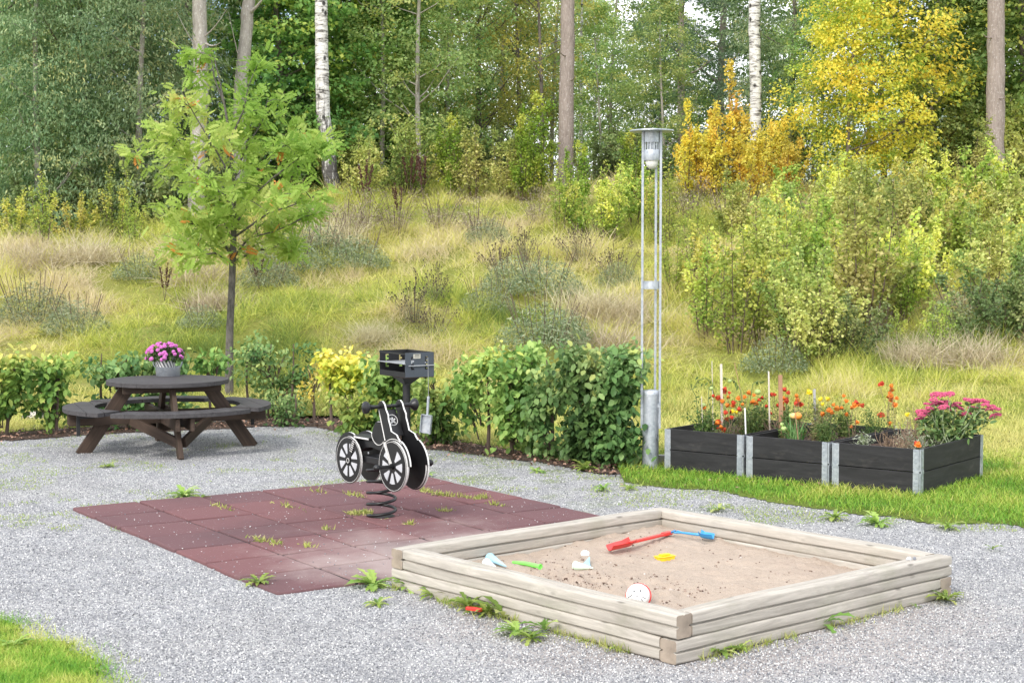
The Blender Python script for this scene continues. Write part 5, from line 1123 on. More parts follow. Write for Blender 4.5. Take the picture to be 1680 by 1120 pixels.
weed(770, 1000, 0, 1.2, 'weed above the red toy piece at the sandbox left side'); weed(800, 1008, 2, 1.0, 'weed right beside the red toy piece'); weed(826, 1015, 3, 1.35, 'tall upright leafed weed against the left side of the sandbox', 1.2)
weed(848, 1040, 2, 1.05, 'yellow green weed clump below the left side of the sandbox'); weed(872, 1050, 0, 1.0, 'lowest weed clump left of the near corner of the sandbox'); weed(895, 1036, 3, 1.0, 'broad dark leaved weed beside the lowest clump')
weed(1000, 1068, 3, .3, 'tiny weed just left of the near corner of the sandbox'); weed(1180, 1072, 1, .9, 'flat weed at the foot of the right side near the sandbox corner'); weed(1215, 1067, 1, .8, 'second flat weed along the foot of the right side of the sandbox')
weed(1348, 1028, 3, 1.6, 'large upright dandelion against the right side of the sandbox', .3); weed(1552, 986, 0, .95, 'yellow green weed at the right corner of the sandbox'); weed(1503, 996, 3, .35, 'tiny pale weed near the right corner of the sandbox'); weed(1478, 992, 3, .4, 'tiny upright weed left of the right corner of the sandbox')
weed(620, 992, 1, .85, 'flat sprawling weed on the gravel below the left corner of the sandbox'); weed(425, 958, 0, 1.0, 'weed on the near edge of the rubber mat'); weed(300, 815, 2, 1.25, 'yellow green weed clump on the far left edge of the rubber mat'); weed(330, 818, 3, .9, 'small weed right of the clump at the far left edge of the rubber mat')
weed(178, 766, 1, 1.0, 'small flat weed left of the picnic table foot'); weed(1452, 905, 3, .3, 'tiny weed on the gravel behind the right corner of the sandbox'); weed(1628, 902, 3, .6, 'bright small weed on the gravel at the far right'); weed(990, 805, 0, .9, 'weed on the gravel behind the back corner of the sandbox')
weed(1035, 803, 1, .9, 'flat weed right of the one behind the back corner'); weed(880, 775, 1, .9, 'small weed on the gravel in front of the dense hedge'); weed(700, 780, 0, .8, 'small weed right of the front wheel of the spring rider'); weed(160, 950 + 155, 1, .5, 'dark flat weed on the gravel next to the corner lawn')
weed(22, 1062, 2, .8, 'bright leafy weed in the corner lawn at the lower left'); weed(1370, 852, 0, 1.1, 'weed at the lawn edge in front of the middle planter'); weed(1180, 838, 1, 1.0, 'flat weed on the gravel in front of the first planter'); weed(1440, 862, 2, 1.1, 'leafy weed at the lawn edge in front of the right planter'); weed(1555, 868, 1, 1.3, 'broad leaved weed at the lawn edge at the far right')
weed(960, 772, 2, 1.1, 'weed clump at the tip of the lawn by the dense hedge'); weed(628, 855, 1, .45, 'small weed at the foot of the spring'); weed(590, 844, 3, .5, 'pale small weed left of the foot of the spring'); weed(1335, 921, 3, .3, 'tiny green shoot on the sand by the yellow mould', 0)
p = at(778, 1001, .03); m = MB(); m.prism([(-.05, -.012), (.045, -.016), (.05, .006), (.0, .016), (-.05, .012)], 0, .018); o = m.build('toy_piece', RED, None, T(p.x, p.y, .03, -.5), bevel=.003); tag(o, 'broken red plastic toy piece lying in the weeds beside the sandbox', 'toy')
# spotted stone on the grass far left
p = at(57, 688, 0.01); m = MB(); m.ball((0, 0, .04), (.16, .11, .075), 20, 12, jit=.06); M = Mat('spotted_stone'); v = M.vor(M.coord('Object'), 24, 'DISTANCE_TO_EDGE'); M.set(M.ramp(v, [(.08, (.62, .58, .48)), (.16, (.05, .04, .035))]), .7)
o = m.build('painted_stone', M.m, None, T(p.x, p.y, 0), smooth=60); tag(o, 'dark spotted garden stone on the grass behind the left end of the hedge', 'stone')

# ------------------------------------------------------------------ weeds and dry plants on the bank
KIND = {}
def put(kind, make, loc, rz, s, label, group=None, cat=None, sz=None):
    if kind not in KIND: KIND[kind] = o = make()
    else: o = copy_tree(KIND[kind])
    o.location = loc; o.rotation_euler = (0, 0, rz); o.scale = (s, s, s if sz is None else sz); tag(o, label, cat, group); return o
MUG = leafmat('bank_weed_grey', [(.10, .15, .07), (.20, .26, .14), (.33, .39, .23), (.48, .51, .34)], .3)
DRYB = leafmat('bank_dry_brown', [(.16, .115, .09), (.32, .25, .20), (.50, .41, .33), (.64, .56, .44)], .25); SEEDD = plain('dark_seedhead', (.05, .035, .03), .9)
TANG = leafmat('bank_tan_grass', [(.46, .39, .25), (.64, .56, .38), (.76, .69, .50)], .35)
def mk_mug():
    g = np.random.default_rng(5); n = 2600; r = g.random(n) ** .5 * .55; a = g.random(n) * 6.283; z = g.random(n) * .55 * (1 - (r / .62) ** 2)
    V, Fq, Tn = leaf_cloud(np.stack([r * np.cos(a), r * np.sin(a), z + .02], 1), .06, tmpl='rho', elong=(1, .35)); root = empty('weed_clump', (0, 0, 0)); link('foliage', np_mesh('foliage', V, Fq, Tn), MUG, root)
    m = MB()
    for k in range(16): a = k * 1.1; m.tube([(0.2 * math.cos(a), .2 * math.sin(a), 0), (.33 * math.cos(a), .33 * math.sin(a), .35), (.42 * math.cos(a), .42 * math.sin(a), .5 + .2 * random.random())], .004, 4)
    m.build('stem', TWIG, root); return root
def mk_seed():
    root = empty('seedhead_plant', (0, 0, 0)); m = MB(); h = m; g = random.Random(9); P = []
    for k in range(26):
        a = g.random() * 6.28; r = g.uniform(.05, .5); tp = Vector((r * math.cos(a), r * math.sin(a), g.uniform(.35, .8))); b = Vector((tp.x * .3, tp.y * .3, 0)); m.tube(bezier(b, tp, Vector((0, 0, .05))), .003, 4)
        h.ball(tp, .014, 5, 4, mi=1)
        for q in range(3): e = tp + Vector((g.gauss(0, .05), g.gauss(0, .05), -g.random() * .12)); h.ball(e, .011, 5, 3, mi=1); m.tube([tp - Vector((0, 0, .15)), e], .002, 4)
        for q in range(14): P.append(b.lerp(tp, g.random() * .7) + Vector((g.gauss(0, .05), g.gauss(0, .05), 0)))
    m.build('stem', [TWIG, SEEDD], root); V, Fq, Tn = leaf_cloud(np.array(P), .05, tmpl='rho', elong=(1, .35)); link('foliage', np_mesh('foliage', V, Fq, Tn), MUG, root); return root
def mk_tan():
    root = empty('dry_grass_tussock', (0, 0, 0)); g = np.random.default_rng(8); n = 900; P = np.zeros((n, 3)); P[:, :2] = g.normal(0, .22, (n, 2))
    V, Fq, Tn = scatter(BLADE_V, BLADE_F, P, rotm(g.random(n) * 6.3, g.normal(0, .4, n), -g.gamma(2, .4, n)), np.stack([np.full(n, .009), g.uniform(.3, .7, n), g.uniform(.25, .65, n)], 1), g.random(n)); link('blades', np_mesh('blades', V, Fq, Tn), TANG, root); return root
def mk_brown():
    root = empty('dry_brown_weed', (0, 0, 0)); g = random.Random(2); m = MB(); P = []
    for k in range(34):
        a = g.random() * 6.28; r = g.uniform(.1, .6); tp = Vector((r * math.cos(a), r * math.sin(a), g.uniform(.3, .85))); b = Vector((tp.x * .3, tp.y * .3, 0)); m.tube(bezier(b, tp, Vector((0, 0, .12))), .003, 4)
        for q in range(34): P.append(b.lerp(tp, .3 + .7 * g.random()) + Vector((g.gauss(0, .045), g.gauss(0, .045), g.gauss(0, .03))))
    m.build('stem', TWIG, root); V, Fq, Tn = leaf_cloud(np.array(P), .045, tmpl='rho', elong=(1, .35)); link('foliage', np_mesh('foliage', V, Fq, Tn), DRYB, root); return root
def mk_dock():
    root = empty('dock_stalk', (0, 0, 0)); g = random.Random(6); m = MB(); h = m
    for k in range(3):
        tp = Vector((g.uniform(-.25, .25), g.uniform(-.1, .1), g.uniform(.8, 1.15))); pts = bezier(Vector((0, 0, 0)), tp, Vector((0, 0, .05)), 7); m.tube(pts, .006, 5)
        for q in range(90): t = g.uniform(2.2, 6); i = min(5, int(t)); c = pts[i].lerp(pts[i + 1], t - i); h.ball(c + Vector((g.gauss(0, .018), g.gauss(0, .018), 0)), g.uniform(.010, .018), 5, 3, mi=1)
    m.build('stem', [TWIG, plain('dock_seed', (.07, .025, .018), .9, var=.4)], root); return root
MK = {'mug': mk_mug, 'seed': mk_seed, 'tan': mk_tan, 'brown': mk_brown, 'dock': mk_dock}
GRPW = {'mug': ('grey green weed clumps on the bank', 'weed'), 'seed': ('dark seedhead plants on the bank', 'weed'), 'tan': ('dry grass tussocks on the bank', 'dry grass'), 'brown': ('dry brown weeds on the bank', 'weed'), 'dock': ('brown dock stalks on the bank', 'weed')}
BW = [('mug', 845, 478, 1.1, 'grey green weed clump on the bank above the long hedge'), ('mug', 895, 486, 1.2, 'wider grey green weed clump right of the first on the bank above the long hedge'), ('mug', 800, 515, .9, 'small blue green weed clump below and left of the large pair on the bank'), ('mug', 890, 575, 1.3, 'dark grey green weed mound just above the dense part of the hedge'), ('mug', 925, 560, .9, 'grey weed mound leaning right above the dense part of the hedge'),
      ('mug', 1015, 470, .8, 'dark weed clump on the bank just left of the lamp post'), ('mug', 470, 445, 1.3, 'grey green weed clump on the bank right of the rowan trunk'), ('mug', 520, 425, 1.3, 'tall grey green weed clump at the right edge of the rowan crown'), ('mug', 440, 470, 1.0, 'low grey green weed clump close to the rowan trunk'), ('mug', 55, 535, 1.3, 'dark weed clump low on the bank at the far left'), ('mug', 125, 550, 1.0, 'dark weed clump low on the bank above the left hedge shrub'), ('mug', 230, 460, .9, 'dark green weed patch in mid bank left of the rowan'),
      ('mug', 585, 440, 1.1, 'grey green weed clump in mid bank above the grill'), ('mug', 1270, 610, .9, 'blue green weed patch at the foot of the bank behind the first planter'), ('mug', 1590, 540, 1.3, 'dark grey green weed clump under the right hand bush'), ('mug', 330, 540, .7, 'short weed clump above the pink flowers'), ('mug', 800, 400, .9, 'weed clump near the crest of the bank in the middle'),
      ('seed', 680, 530, 1.0, 'dark dotted seedhead plant on the bank above the grill'), ('seed', 715, 500, .9, 'dark dotted seedhead plant above and right of the grill'), ('seed', 820, 460, 1.0, 'dark seedhead plant beside the left grey weed clump'), ('seed', 950, 430, 1.0, 'dark seedhead plant on the bank left of the lamp post'), ('seed', 860, 430, .9, 'dark seedhead plant above the grey weed clumps'), ('seed', 1010, 460, .9, 'dark seedhead plant right beside the lamp post'), ('seed', 1450, 560, .8, 'dark seedhead plant on the right side of the bank'), ('seed', 710, 560, .8, 'dark seedhead plant just above the light open hedge'),
      ('tan', 330, 470, 1.2, 'pale dry grass tussock left of the rowan trunk'), ('tan', 300, 430, 1.2, 'pale dry grass tussock under the left rowan branches'), ('tan', 350, 510, 1.0, 'pale dry grass tussock low beside the rowan trunk'), ('tan', 610, 560, .7, 'pale straw tuft just above the grill'), ('tan', 1010, 530, 1.2, 'sweeping pale grass tussock left of the lamp post'), ('tan', 960, 520, 1.3, 'sweeping pale grass tussock above the dark weed mound'), ('tan', 1000, 580, 1.1, 'pale grass tussock behind the hedge end by the lamp post'), ('tan', 60, 440, 1.2, 'pale dry grass tussock at the far left of the bank'), ('tan', 150, 430, 1.2, 'pale dry grass tussock at the upper left of the bank'), ('tan', 1500, 600, 1.1, 'pale dry grass patch at the foot of the bank behind the sedum'), ('tan', 1600, 600, 1.1, 'pale dry grass patch at the right foot of the bank'), ('tan', 540, 400, 1.2, 'tall pale dry grass between rowan crown and birch trunk'), ('tan', 520, 370, 1.2, 'tall pale dry grass at the foot of the birch trunk'),
      ('brown', 600, 385, 1.2, 'brown dry weed clump near the crest right of the birch trunk'), ('brown', 650, 390, 1.2, 'brown dry weed clump near the crest below the dock stalks'), ('brown', 570, 400, 1.1, 'brown dry weed clump just right of the birch trunk foot'), ('brown', 720, 385, 1.2, 'brown dry weed clump near the crest in the middle'), ('brown', 780, 395, 1.1, 'brown tangled weed clump at the middle of the bank top'), ('brown', 880, 370, 1.0, 'brown dry weed left of the yellow saplings'), ('brown', 1130, 360, 1.2, 'brown dry weed clump right of the lamp head'), ('brown', 1190, 370, 1.2, 'brown dry weed clump below the orange saplings'), ('brown', 400, 430, 1.0, 'brown dry weed behind the rowan fork'), ('brown', 1300, 380, 1.0, 'brown dry weed under the golden tree'),
      ('dock', 600, 345, 1.0, 'dark brown dock stalks leaning beside the birch trunk'), ('dock', 672, 330, 1.0, 'dark brown dock stalks left of the tall pair at the crest'), ('dock', 695, 335, 1.1, 'tallest dark brown dock stalks at the crest of the bank'), ('dock', 655, 370, .8, 'dark brown arching dock stalks below the crest'), ('dock', 270, 495, .6, 'short dark brown dock stalk low on the bank left of the rowan'), ('dock', 425, 475, .6, 'short dark brown dock stalk on the bank right of the rowan trunk')]
for k, px, py, s, lb in BW:
    p = at(px, py); put(k, MK[k], p, random.random() * 6, s, lb, GRPW[k][0], GRPW[k][1])

# ------------------------------------------------------------------ saplings and bushes on the bank
SAPY = leafmat('sapling_yellow_green', [(.26, .38, .08), (.44, .54, .11), (.62, .67, .15), (.82, .77, .18), (.82, .79, .42)], .45)
SAPG = leafmat('sapling_green', [(.17, .25, .07), (.28, .37, .10), (.43, .50, .14), (.62, .62, .20), (.76, .71, .30)], .42)
SAPD = leafmat('sapling_dark_green', [(.12, .18, .07), (.19, .27, .10), (.31, .38, .15), (.52, .53, .23)], .38)
SAPO = leafmat('sapling_orange', [(.62, .62, .12), (.84, .74, .14), (.90, .68, .11), (.90, .56, .12)], .5)
SAPL = leafmat('sapling_lime', [(.16, .30, .04), (.30, .44, .06), (.48, .56, .10), (.66, .62, .12)], .4)
def mk_sap(nm, mat, nst, H, spread, nleaf, ls, seed, lowf=.1, curve=.5, side=.12):
    def f():
        g = random.Random(seed); root = empty(nm, (0, 0, 0)); m = MB(); P = []
        for k in range(nst):
            a = g.random() * 6.28; r = spread * g.random() ** .6; h = H * g.uniform(.5, 1.) * (1 - .35 * r / spread); b = Vector((r * .35 * math.cos(a), r * .35 * math.sin(a), -.05)); tp = Vector((r * math.cos(a), r * math.sin(a), h)); pts = bezier(b, tp, Vector((g.gauss(0, .05), g.gauss(0, .05), 0)), 8)
            m.tube(pts, [.009 * H * .5 * (1 - .85 * i / 7) + .001 for i in range(8)], 5)
            for q in range(nleaf // nst // 9):
                t = 7 * (lowf + (1 - lowf) * g.random() ** .8); i = min(6, int(t)); c = pts[i].lerp(pts[i + 1], t - i); aa = g.random() * 6.28; sl = side * H * (1.1 - t / 8) * g.uniform(.3, 1.3); e = c + Vector((sl * math.cos(aa), sl * math.sin(aa), sl * .7)); m.tube([c, e], [.004, .0015], 4, caps=False)
                for z in range(9): P.append(c.lerp(e, g.uniform(.1, 1.1)) + Vector((g.gauss(0, .035), g.gauss(0, .035), g.gauss(0, .03))))
        m.build('stem', TWIG, root, smooth=60); P = np.array(P); V, Fq, Tn = leaf_cloud(P, ls, seed_tone=vnoise(P[:, 0] * 3 + seed, P[:, 2] * 2.2, 3) * .8 + .1, elong=(1, 1.15)); link('foliage', np_mesh('foliage', V, Fq, Tn), mat, root); return root
    return f
SP = {'y1': mk_sap('aspen_sapling', SAPY, 7, 2.0, .45, 1500, .050, 1), 'y2': mk_sap('aspen_sapling', SAPY, 12, 1.6, .8, 2700, .056, 2), 'g1': mk_sap('alder_sapling', SAPG, 9, 2.0, .6, 2700, .052, 3), 'g2': mk_sap('alder_bush', SAPG, 18, 1.9, 1.05, 5600, .052, 4),
      'd1': mk_sap('dark_bush', SAPD, 22, 1.6, 1.0, 6500, .052, 5, .02), 'o1': mk_sap('orange_sapling', SAPO, 5, 3.0, .4, 2200, .065, 6), 'o2': mk_sap('orange_sapling', SAPO, 10, 2.2, .8, 2900, .065, 7), 'l1': mk_sap('lime_sapling', SAPL, 7, 2.4, .5, 2800, .06, 8)}
BS = [('y2', 1300, 430, 1.1, 'yellow green bush in the upper bank below the birch on the right'), ('y2', 1520, 500, .9, 'low yellow green bush in mid bank on the right'), ('g2', 1400, 420, 1.15, 'mixed green bush near the crest under the golden tree'), ('y1', 1330, 470, .9, 'spindly yellow sapling in mid bank among the bushes'), ('y2', 1360, 500, 1.15, 'yellow green bush above the large low green bush'), ('y2', 1180, 490, 1.0, 'loose yellow bush in mid bank behind the saplings nearest the lamp'), ('g1', 1270, 480, 1.1, 'slim green bush behind the second yellow sapling'), ('y2', 1500, 470, 1.0, 'yellow green bush between the tall spreading bush and the right edge bushes'), ('y2', 1640, 460, 1.1, 'yellow green bush halfway up the bank at the far right'), ('o2', 1265, 315, 1.0, 'yellow orange sapling just right of the right birch trunk'), ('y1', 1205, 578, 1.15, 'tall thin stemmed yellow green sapling just right of the lamp post'), ('y1', 1255, 572, 1.25, 'yellow leaved sapling second right of the lamp post'), ('y1', 1160, 560, 1.0, 'thin yellow green sapling nearest the lamp post'), ('y2', 1225, 520, 1.1, 'loose yellow green bush behind the two front saplings'), ('g2', 1345, 598, 1.0, 'large green bush low on the bank behind the middle planter'), ('d1', 1375, 590, .75, 'dark leaved bush low on the bank behind the right planter'), ('g1', 1300, 585, .95, 'green bush standing between the saplings and the large green bush'),
      ('g1', 1415, 545, 1.45, 'tall spreading green bush in the middle of the right bank'), ('y2', 1440, 510, 1.3, 'yellow green bush behind the tall spreading one'), ('y1', 1480, 530, .9, 'thin yellow green sapling right of the tall spreading bush'), ('y1', 1470, 580, .4, 'tiny sapling in the grass behind the sedum'), ('y1', 1545, 590, .6, 'small pale sapling in the grass above the sedum'),
      ('d1', 1650, 560, 1.0, 'dark green bush low at the far right edge of the bank'), ('g2', 1668, 520, 1.1, 'green and yellow bush at the far right edge of the bank'), ('g1', 1620, 500, 1.0, 'green bush left of the far right edge'), ('y2', 1560, 440, 1.2, 'yellow green bush in the upper right bank'), ('g2', 1500, 430, 1.1, 'mixed green bush near the crest on the right'), ('y2', 1620, 410, 1.2, 'yellow green bush below the right pine trunk'), ('g2', 1680, 420, 1.2, 'mixed green bush at the right frame edge near the crest'),
      ('g1', 1200, 400, .85, 'rounded green bush near the crest right of the lamp head'), ('y1', 1140, 450, .8, 'spindly yellow sapling in mid bank right of the lamp'), ('y1', 1105, 480, .7, 'spindly yellow sapling close behind the lamp post'), ('y2', 1245, 380, .9, 'yellow leaved bush under the orange saplings'), ('y2', 1340, 365, 1.1, 'yellow green bush at the crest left of the golden tree'), ('y2', 1460, 360, 1.2, 'yellow green bush at the crest under the golden tree'), ('y2', 1560, 350, 1.2, 'yellow green bush at the crest left of the right pine'), ('g1', 1600, 340, 1.1, 'green sapling at the foot of the right pine'), ('y2', 1665, 350, 1.2, 'yellow green bush right of the right pine'), 
      ('y2', 975, 385, 1.0, 'lime yellow bush on the crest left of the lamp post'), ('y1', 1000, 395, .9, 'yellow sapling on the crest beside the lamp post'), ('l1', 945, 345, .7, 'lime green sapling at the foot of the middle pine'), ('y2', 1040, 365, 1.0, 'yellow bush on the crest directly behind the lamp post'), ('l1', 1035, 340, .8, 'bright lime sapling left of the lamp head'), ('y1', 920, 380, .8, 'thin yellow sapling on the crest left of the lime yellow bush'), ('y1', 1090, 400, .9, 'spindly yellow sapling right behind the upper lamp post'),
      ('o1', 1195, 320, 1.1, 'tallest orange leaved sapling at the crest left of the right birch'), ('o2', 1150, 325, 1.1, 'bushy orange sapling at the crest right of the lamp head'), ('o2', 1225, 330, 1.0, 'orange yellow sapling directly in front of the right birch'), ('o1', 1128, 325, .8, 'orange sapling nearest the lamp head'), ('o2', 1290, 320, .8, 'low orange yellow sapling between the birch and the golden tree'), ('o1', 1175, 330, .8, 'short orange sapling between the taller orange ones'),
      ('y1', 70, 400, .8, 'yellow sapling at the forest edge on the far left'), ('y2', 25, 395, .8, 'low yellow bush at the forest edge in the left corner'), ('y2', 130, 400, .8, 'low yellow bush at the forest edge left of the rowan'), ('y1', 190, 398, .9, 'yellow sapling at the forest edge beside the rowan'), ('y1', 220, 402, .6, 'small yellow sapling behind the left rowan branches'),
      ('l1', 880, 320, 1.1, 'yellow lime sapling left of the middle pine'), ('l1', 860, 330, .9, 'shorter lime sapling left of the middle pine'), ('l1', 740, 325, .9, 'lime and yellow sapling in the middle of the crest'), ('g1', 780, 325, 1.1, 'green sapling on the crest in the middle'), ('g1', 590, 330, 1.0, 'green sapling on the crest right of the left birch'), ('g2', 660, 318, 1.1, 'green bush on the crest behind the dock stalks'), ('g2', 560, 320, 1.0, 'green bush directly behind the left birch trunk'), ('g1', 830, 325, .9, 'green bush on the crest between the lime saplings')]
for k, px, py, s, lb in BS:
    p = at(px, py); put(k, SP[k], p, random.random() * 6, s * 1.04, lb, 'saplings and bushes on the bank', 'bush' if k in ('g2', 'd1', 'y2') else 'sapling')

# ------------------------------------------------------------------ the forest
WIL = leafmat('forest_grey_green', [(.15, .25, .13), (.23, .35, .18), (.33, .46, .24), (.44, .54, .30), (.62, .62, .26)], .48)
MAP = leafmat('forest_dark_green', [(.11, .22, .07), (.18, .33, .09), (.27, .43, .12), (.38, .52, .15), (.62, .64, .14)], .5)
ASP = leafmat('forest_light_green', [(.19, .33, .12), (.28, .44, .15), (.39, .54, .19), (.52, .62, .23), (.72, .71, .20)], .5)
OLI = leafmat('forest_olive', [(.20, .27, .08), (.32, .38, .10), (.46, .49, .13), (.62, .60, .15), (.78, .66, .12)], .48)
PIN = leafmat('forest_pine', [(.06, .10, .06), (.10, .16, .09), (.15, .22, .12), (.22, .29, .16)], .25)
GOL = leafmat('forest_golden', [(.30, .44, .09), (.48, .58, .11), (.72, .70, .13), (.90, .76, .12), (.92, .68, .10)], .5)
def mk_tree(nm, mat, bark, H, Rr, base, ncl, per, ls, seed, r, **kw):
    def f():
        root = empty(nm, (0, 0, 0)); nl = kw.pop('nlimb', 16) if 'nlimb' in kw else 16; lean = kw.pop('lean', .3) if 'lean' in kw else .3
        me, Cc = crown_mesh('crown', H, Rr, base, ncl, per, ls, seed=seed, **kw); trunk_mb(H, r, Cc, nl, lean, seed).build('trunk', bark, root, smooth=60); link('crown', me, mat, root); return root
    return f
TR = {'w1': mk_tree('willow_tree', WIL, BARK, 8.2, 2.5, .1, 470, 80, .10, 21, .11, elong=(1, .55), hang=.5, shape='column', cl_r=.6), 'w2': mk_tree('willow_tree', WIL, BARKP, 8.0, 2.2, .2, 390, 80, .10, 22, .09, elong=(1, .55), hang=.5, shape='column', cl_r=.6),
      'm1': mk_tree('maple_tree', MAP, BARK, 8.4, 2.5, .4, 400, 64, .13, 23, .12, elong=(1, 1.2), shape='column', flat=.35, cl_r=.65), 'm2': mk_tree('maple_tree', MAP, BARK, 8, 2.1, 1.0, 270, 62, .13, 24, .10, elong=(1, 1.2), shape='column', flat=.35, cl_r=.65),
      'a1': mk_tree('aspen_tree', ASP, BARKP, 8.2, 1.9, .4, 250, 68, .095, 25, .075, elong=(1, 1.1), shape='column', cl_r=.5), 'a2': mk_tree('aspen_tree', ASP, BARKP, 8.6, 1.8, 1.2, 150, 64, .095, 26, .07, elong=(1, 1.1), shape='column', cl_r=.5, nlimb=24),
      'o1': mk_tree('olive_birch', OLI, BARK, 8.8, 2.0, 1.8, 165, 62, .095, 27, .08, shape='column', cl_r=.5, nlimb=26), 'o2': mk_tree('olive_birch', OLI, BARK, 9, 1.7, 2.4, 110, 58, .095, 28, .06, shape='column', cl_r=.5, nlimb=22),
      'p1': mk_tree('pine_tree', PIN, BARKPINE, 10, 2.3, 1.0, 210, 110, .16, 29, .13, elong=(1, .16), shape='cone', flat=.4, cl_r=.5, up_n=1.2), 'g1': mk_tree('golden_maple', GOL, BARK, 6.2, 2.0, .4, 230, 68, .095, 30, .07, elong=(1, 1.1), flat=.6, cl_r=.5),
      's1': mk_tree('thin_birch', ASP, BIRCHW, 10, 1.4, 3.5, 80, 55, .09, 31, .055, shape='column', cl_r=.45, nlimb=14)}
FT = [('w1', 765, 56, 1.05, 'hazy grey green tree in the far background left of the middle pine'), ('a1', 815, 47, 1, 'fine leaved light green tree between the olive trees'), ('a2', 905, 48, 1.1, 'fine leaved airy tree directly behind the middle pine'), ('w2', 955, 57, 1.1, 'hazy grey green tree far behind the thin white stemmed birch'), ('o1', 730, 50, 1.05, 'olive tree far behind the middle light green trees'), ('a1', 865, 58, 1.2, 'farthest light green tree left of the middle pine'), ('w1', -20, 34.5, 1, 'grey green tree at the left edge of the frame'), ('w2', 70, 33.6, 1, 'grey green tree near the left edge, second tree of the forest edge'), ('w1', 150, 35, 1, 'dense grey green tree left of the rowan crown'), ('w2', 230, 34.2, 1.05, 'olive tinted grey green tree behind the left rowan branches'), ('w1', 300, 37.5, 1, 'grey green tree behind the leftmost pale trunk'), ('m2', 100, 39, 1.1, 'dark green tree behind the grey green ones on the left'), ('m1', 10, 41, 1.1, 'dark green tree deep in the left corner of the forest'), ('m1', 210, 42, 1.1, 'dark green tree deep in the forest left of the pale trunks'),
      ('w2', 380, 39, 1, 'grey green tree behind the top of the rowan'), ('m1', 470, 37.5, 1, 'dark green broadleaf tree left of the left birch trunk'), ('m1', 560, 39.5, 1, 'dark green broadleaf tree right behind the left birch trunk'), ('a1', 625, 38, 1, 'light green tree right of the left birch trunk'), ('a2', 690, 37.0, 1, 'slender light green tree with bare pale stem in the middle'), ('a1', 735, 40, .95, 'light green tree in the middle of the forest edge'), ('m2', 610, 44, 1.1, 'dark green tree deep behind the left birch'), ('m2', 520, 46, 1.1, 'dark green tree deep behind the dark broadleaf trees'), ('o1', 660, 48, 1, 'olive tree deep behind the slender light green tree'),
      ('o1', 790, 41, 1, 'olive yellow tree with sky gaps left of the middle pine'), ('o1', 850, 44, 1.05, 'taller olive yellow tree left of the middle pine'), ('o2', 890, 40, 1, 'thin olive tree just left of the middle pine'), ('o2', 820, 50, 1.1, 'thin olive tree far behind with bare lower stem'), ('s1', 955, 43, 1, 'thin white stemmed birch right of the middle pine'), ('s1', 975, 50, 1.1, 'thinner white stemmed birch right of the middle pine, farther back'), ('a2', 1000, 45, 1, 'airy light green tree left of the lamp head'), ('p1', 1120, 42, 1, 'dark pine tree right above the lamp head'), ('p1', 1180, 45, 1.1, 'dark pine tree left of the right birch trunk'), ('a1', 1090, 39.0, .62, 'short light green tree behind the lamp head'), ('a1', 985, 40.5, .6, 'short light green tree right of the middle pine trunk'),
      ('w1', 1290, 40, .95, 'dense blue green willow right of the right birch trunk'), ('m2', 1230, 47, 1.0, 'dark green tree behind the right birch trunk'), ('g1', 1450, 37, 1.12, 'large golden yellow maple on the right of the forest edge'), ('g1', 1390, 36.3, .85, 'smaller golden and green maple left of the large golden one'), ('a1', 1530, 38.5, .95, 'light green tree between the golden maple and the right pine'), ('m1', 1580, 40, 1, 'green broadleaf tree left behind the right pine'), ('m1', 1680, 38.5, 1, 'green broadleaf tree at the right frame edge'), ('m2', 1640, 44, 1.1, 'dark green tree deep behind the right pine'), ('o2', 1340, 46, 1.1, 'thin olive tree deep behind the golden maples'), ('o1', 1420, 50, 1.1, 'olive tree far behind the large golden maple'), ('s1', 1400, 44, 1, 'thin birch with pale stem above the golden maples'), ('o2', 1500, 48, 1.1, 'thin olive tree far behind, above the large golden maple'), ('a1', 1330, 38.6, .6, 'short light green tree right of the blue green willow'),
      ('m2', 1080, 60, 1.1, 'far dark green tree behind the short light green one'), ('a1', 700, 58, 1.05, 'far green tree behind the slender middle tree'), ('w1', 1560, 58, 1.1, 'far green tree behind the right side of the forest')]
for k, px, D, s, lb in FT:
    x_ = (px - 840) / F_PX * D; put('tree ' + k, TR[k], (x_, D, th(x_, D) - .05), random.random() * 6, s, lb, 'forest trees behind the bank', 'tree')
# low bushes that close the forest floor
for k, (px, D, s, kd, lb) in enumerate([(40, 33, .95, 'd1', 'dark bush at the foot of the left edge trees'), (110, 33.5, 1.1, 'd1', 'dark bush under the second grey green tree'), (190, 33.5, 1.1, 'd1', 'dark bush at the forest edge left of the rowan'), (270, 34, 1.2, 'd1', 'dark bush behind the left rowan branches'), (340, 36, 1.2, 'd1', 'dark bush behind the rowan crown'), (430, 37, 1.2, 'd1', 'dark bush right of the rowan crown'), (500, 38, 1.2, 'd1', 'dark bush left of the left birch trunk'), (640, 39, 1.2, 'g2', 'leafy green bush at the forest edge right of the left birch'), (720, 39.5, 1.1, 'g2', 'leafy green bush in the middle of the forest edge'), (810, 40, 1.2, 'd1', 'dark bush left of the middle pine'), (1000, 39, 1.2, 'd1', 'dark bush right of the middle pine'), (1060, 38.5, 1.2, 'd1', 'dark bush behind the lamp head'), (1260, 38.5, 1.4, 'd1', 'dark bush right of the right birch foot'), (1560, 38, 1.2, 'g2', 'leafy bush left of the right pine foot'), (1680, 37, 1.3, 'g2', 'leafy bush right of the right pine foot')]):
    x_ = (px - 840) / F_PX * D; put(kd, SP[kd], (x_, D, th(x_, D) - .05), random.random() * 6, s * 1.15, lb, 'bushes closing the forest floor', 'bush')
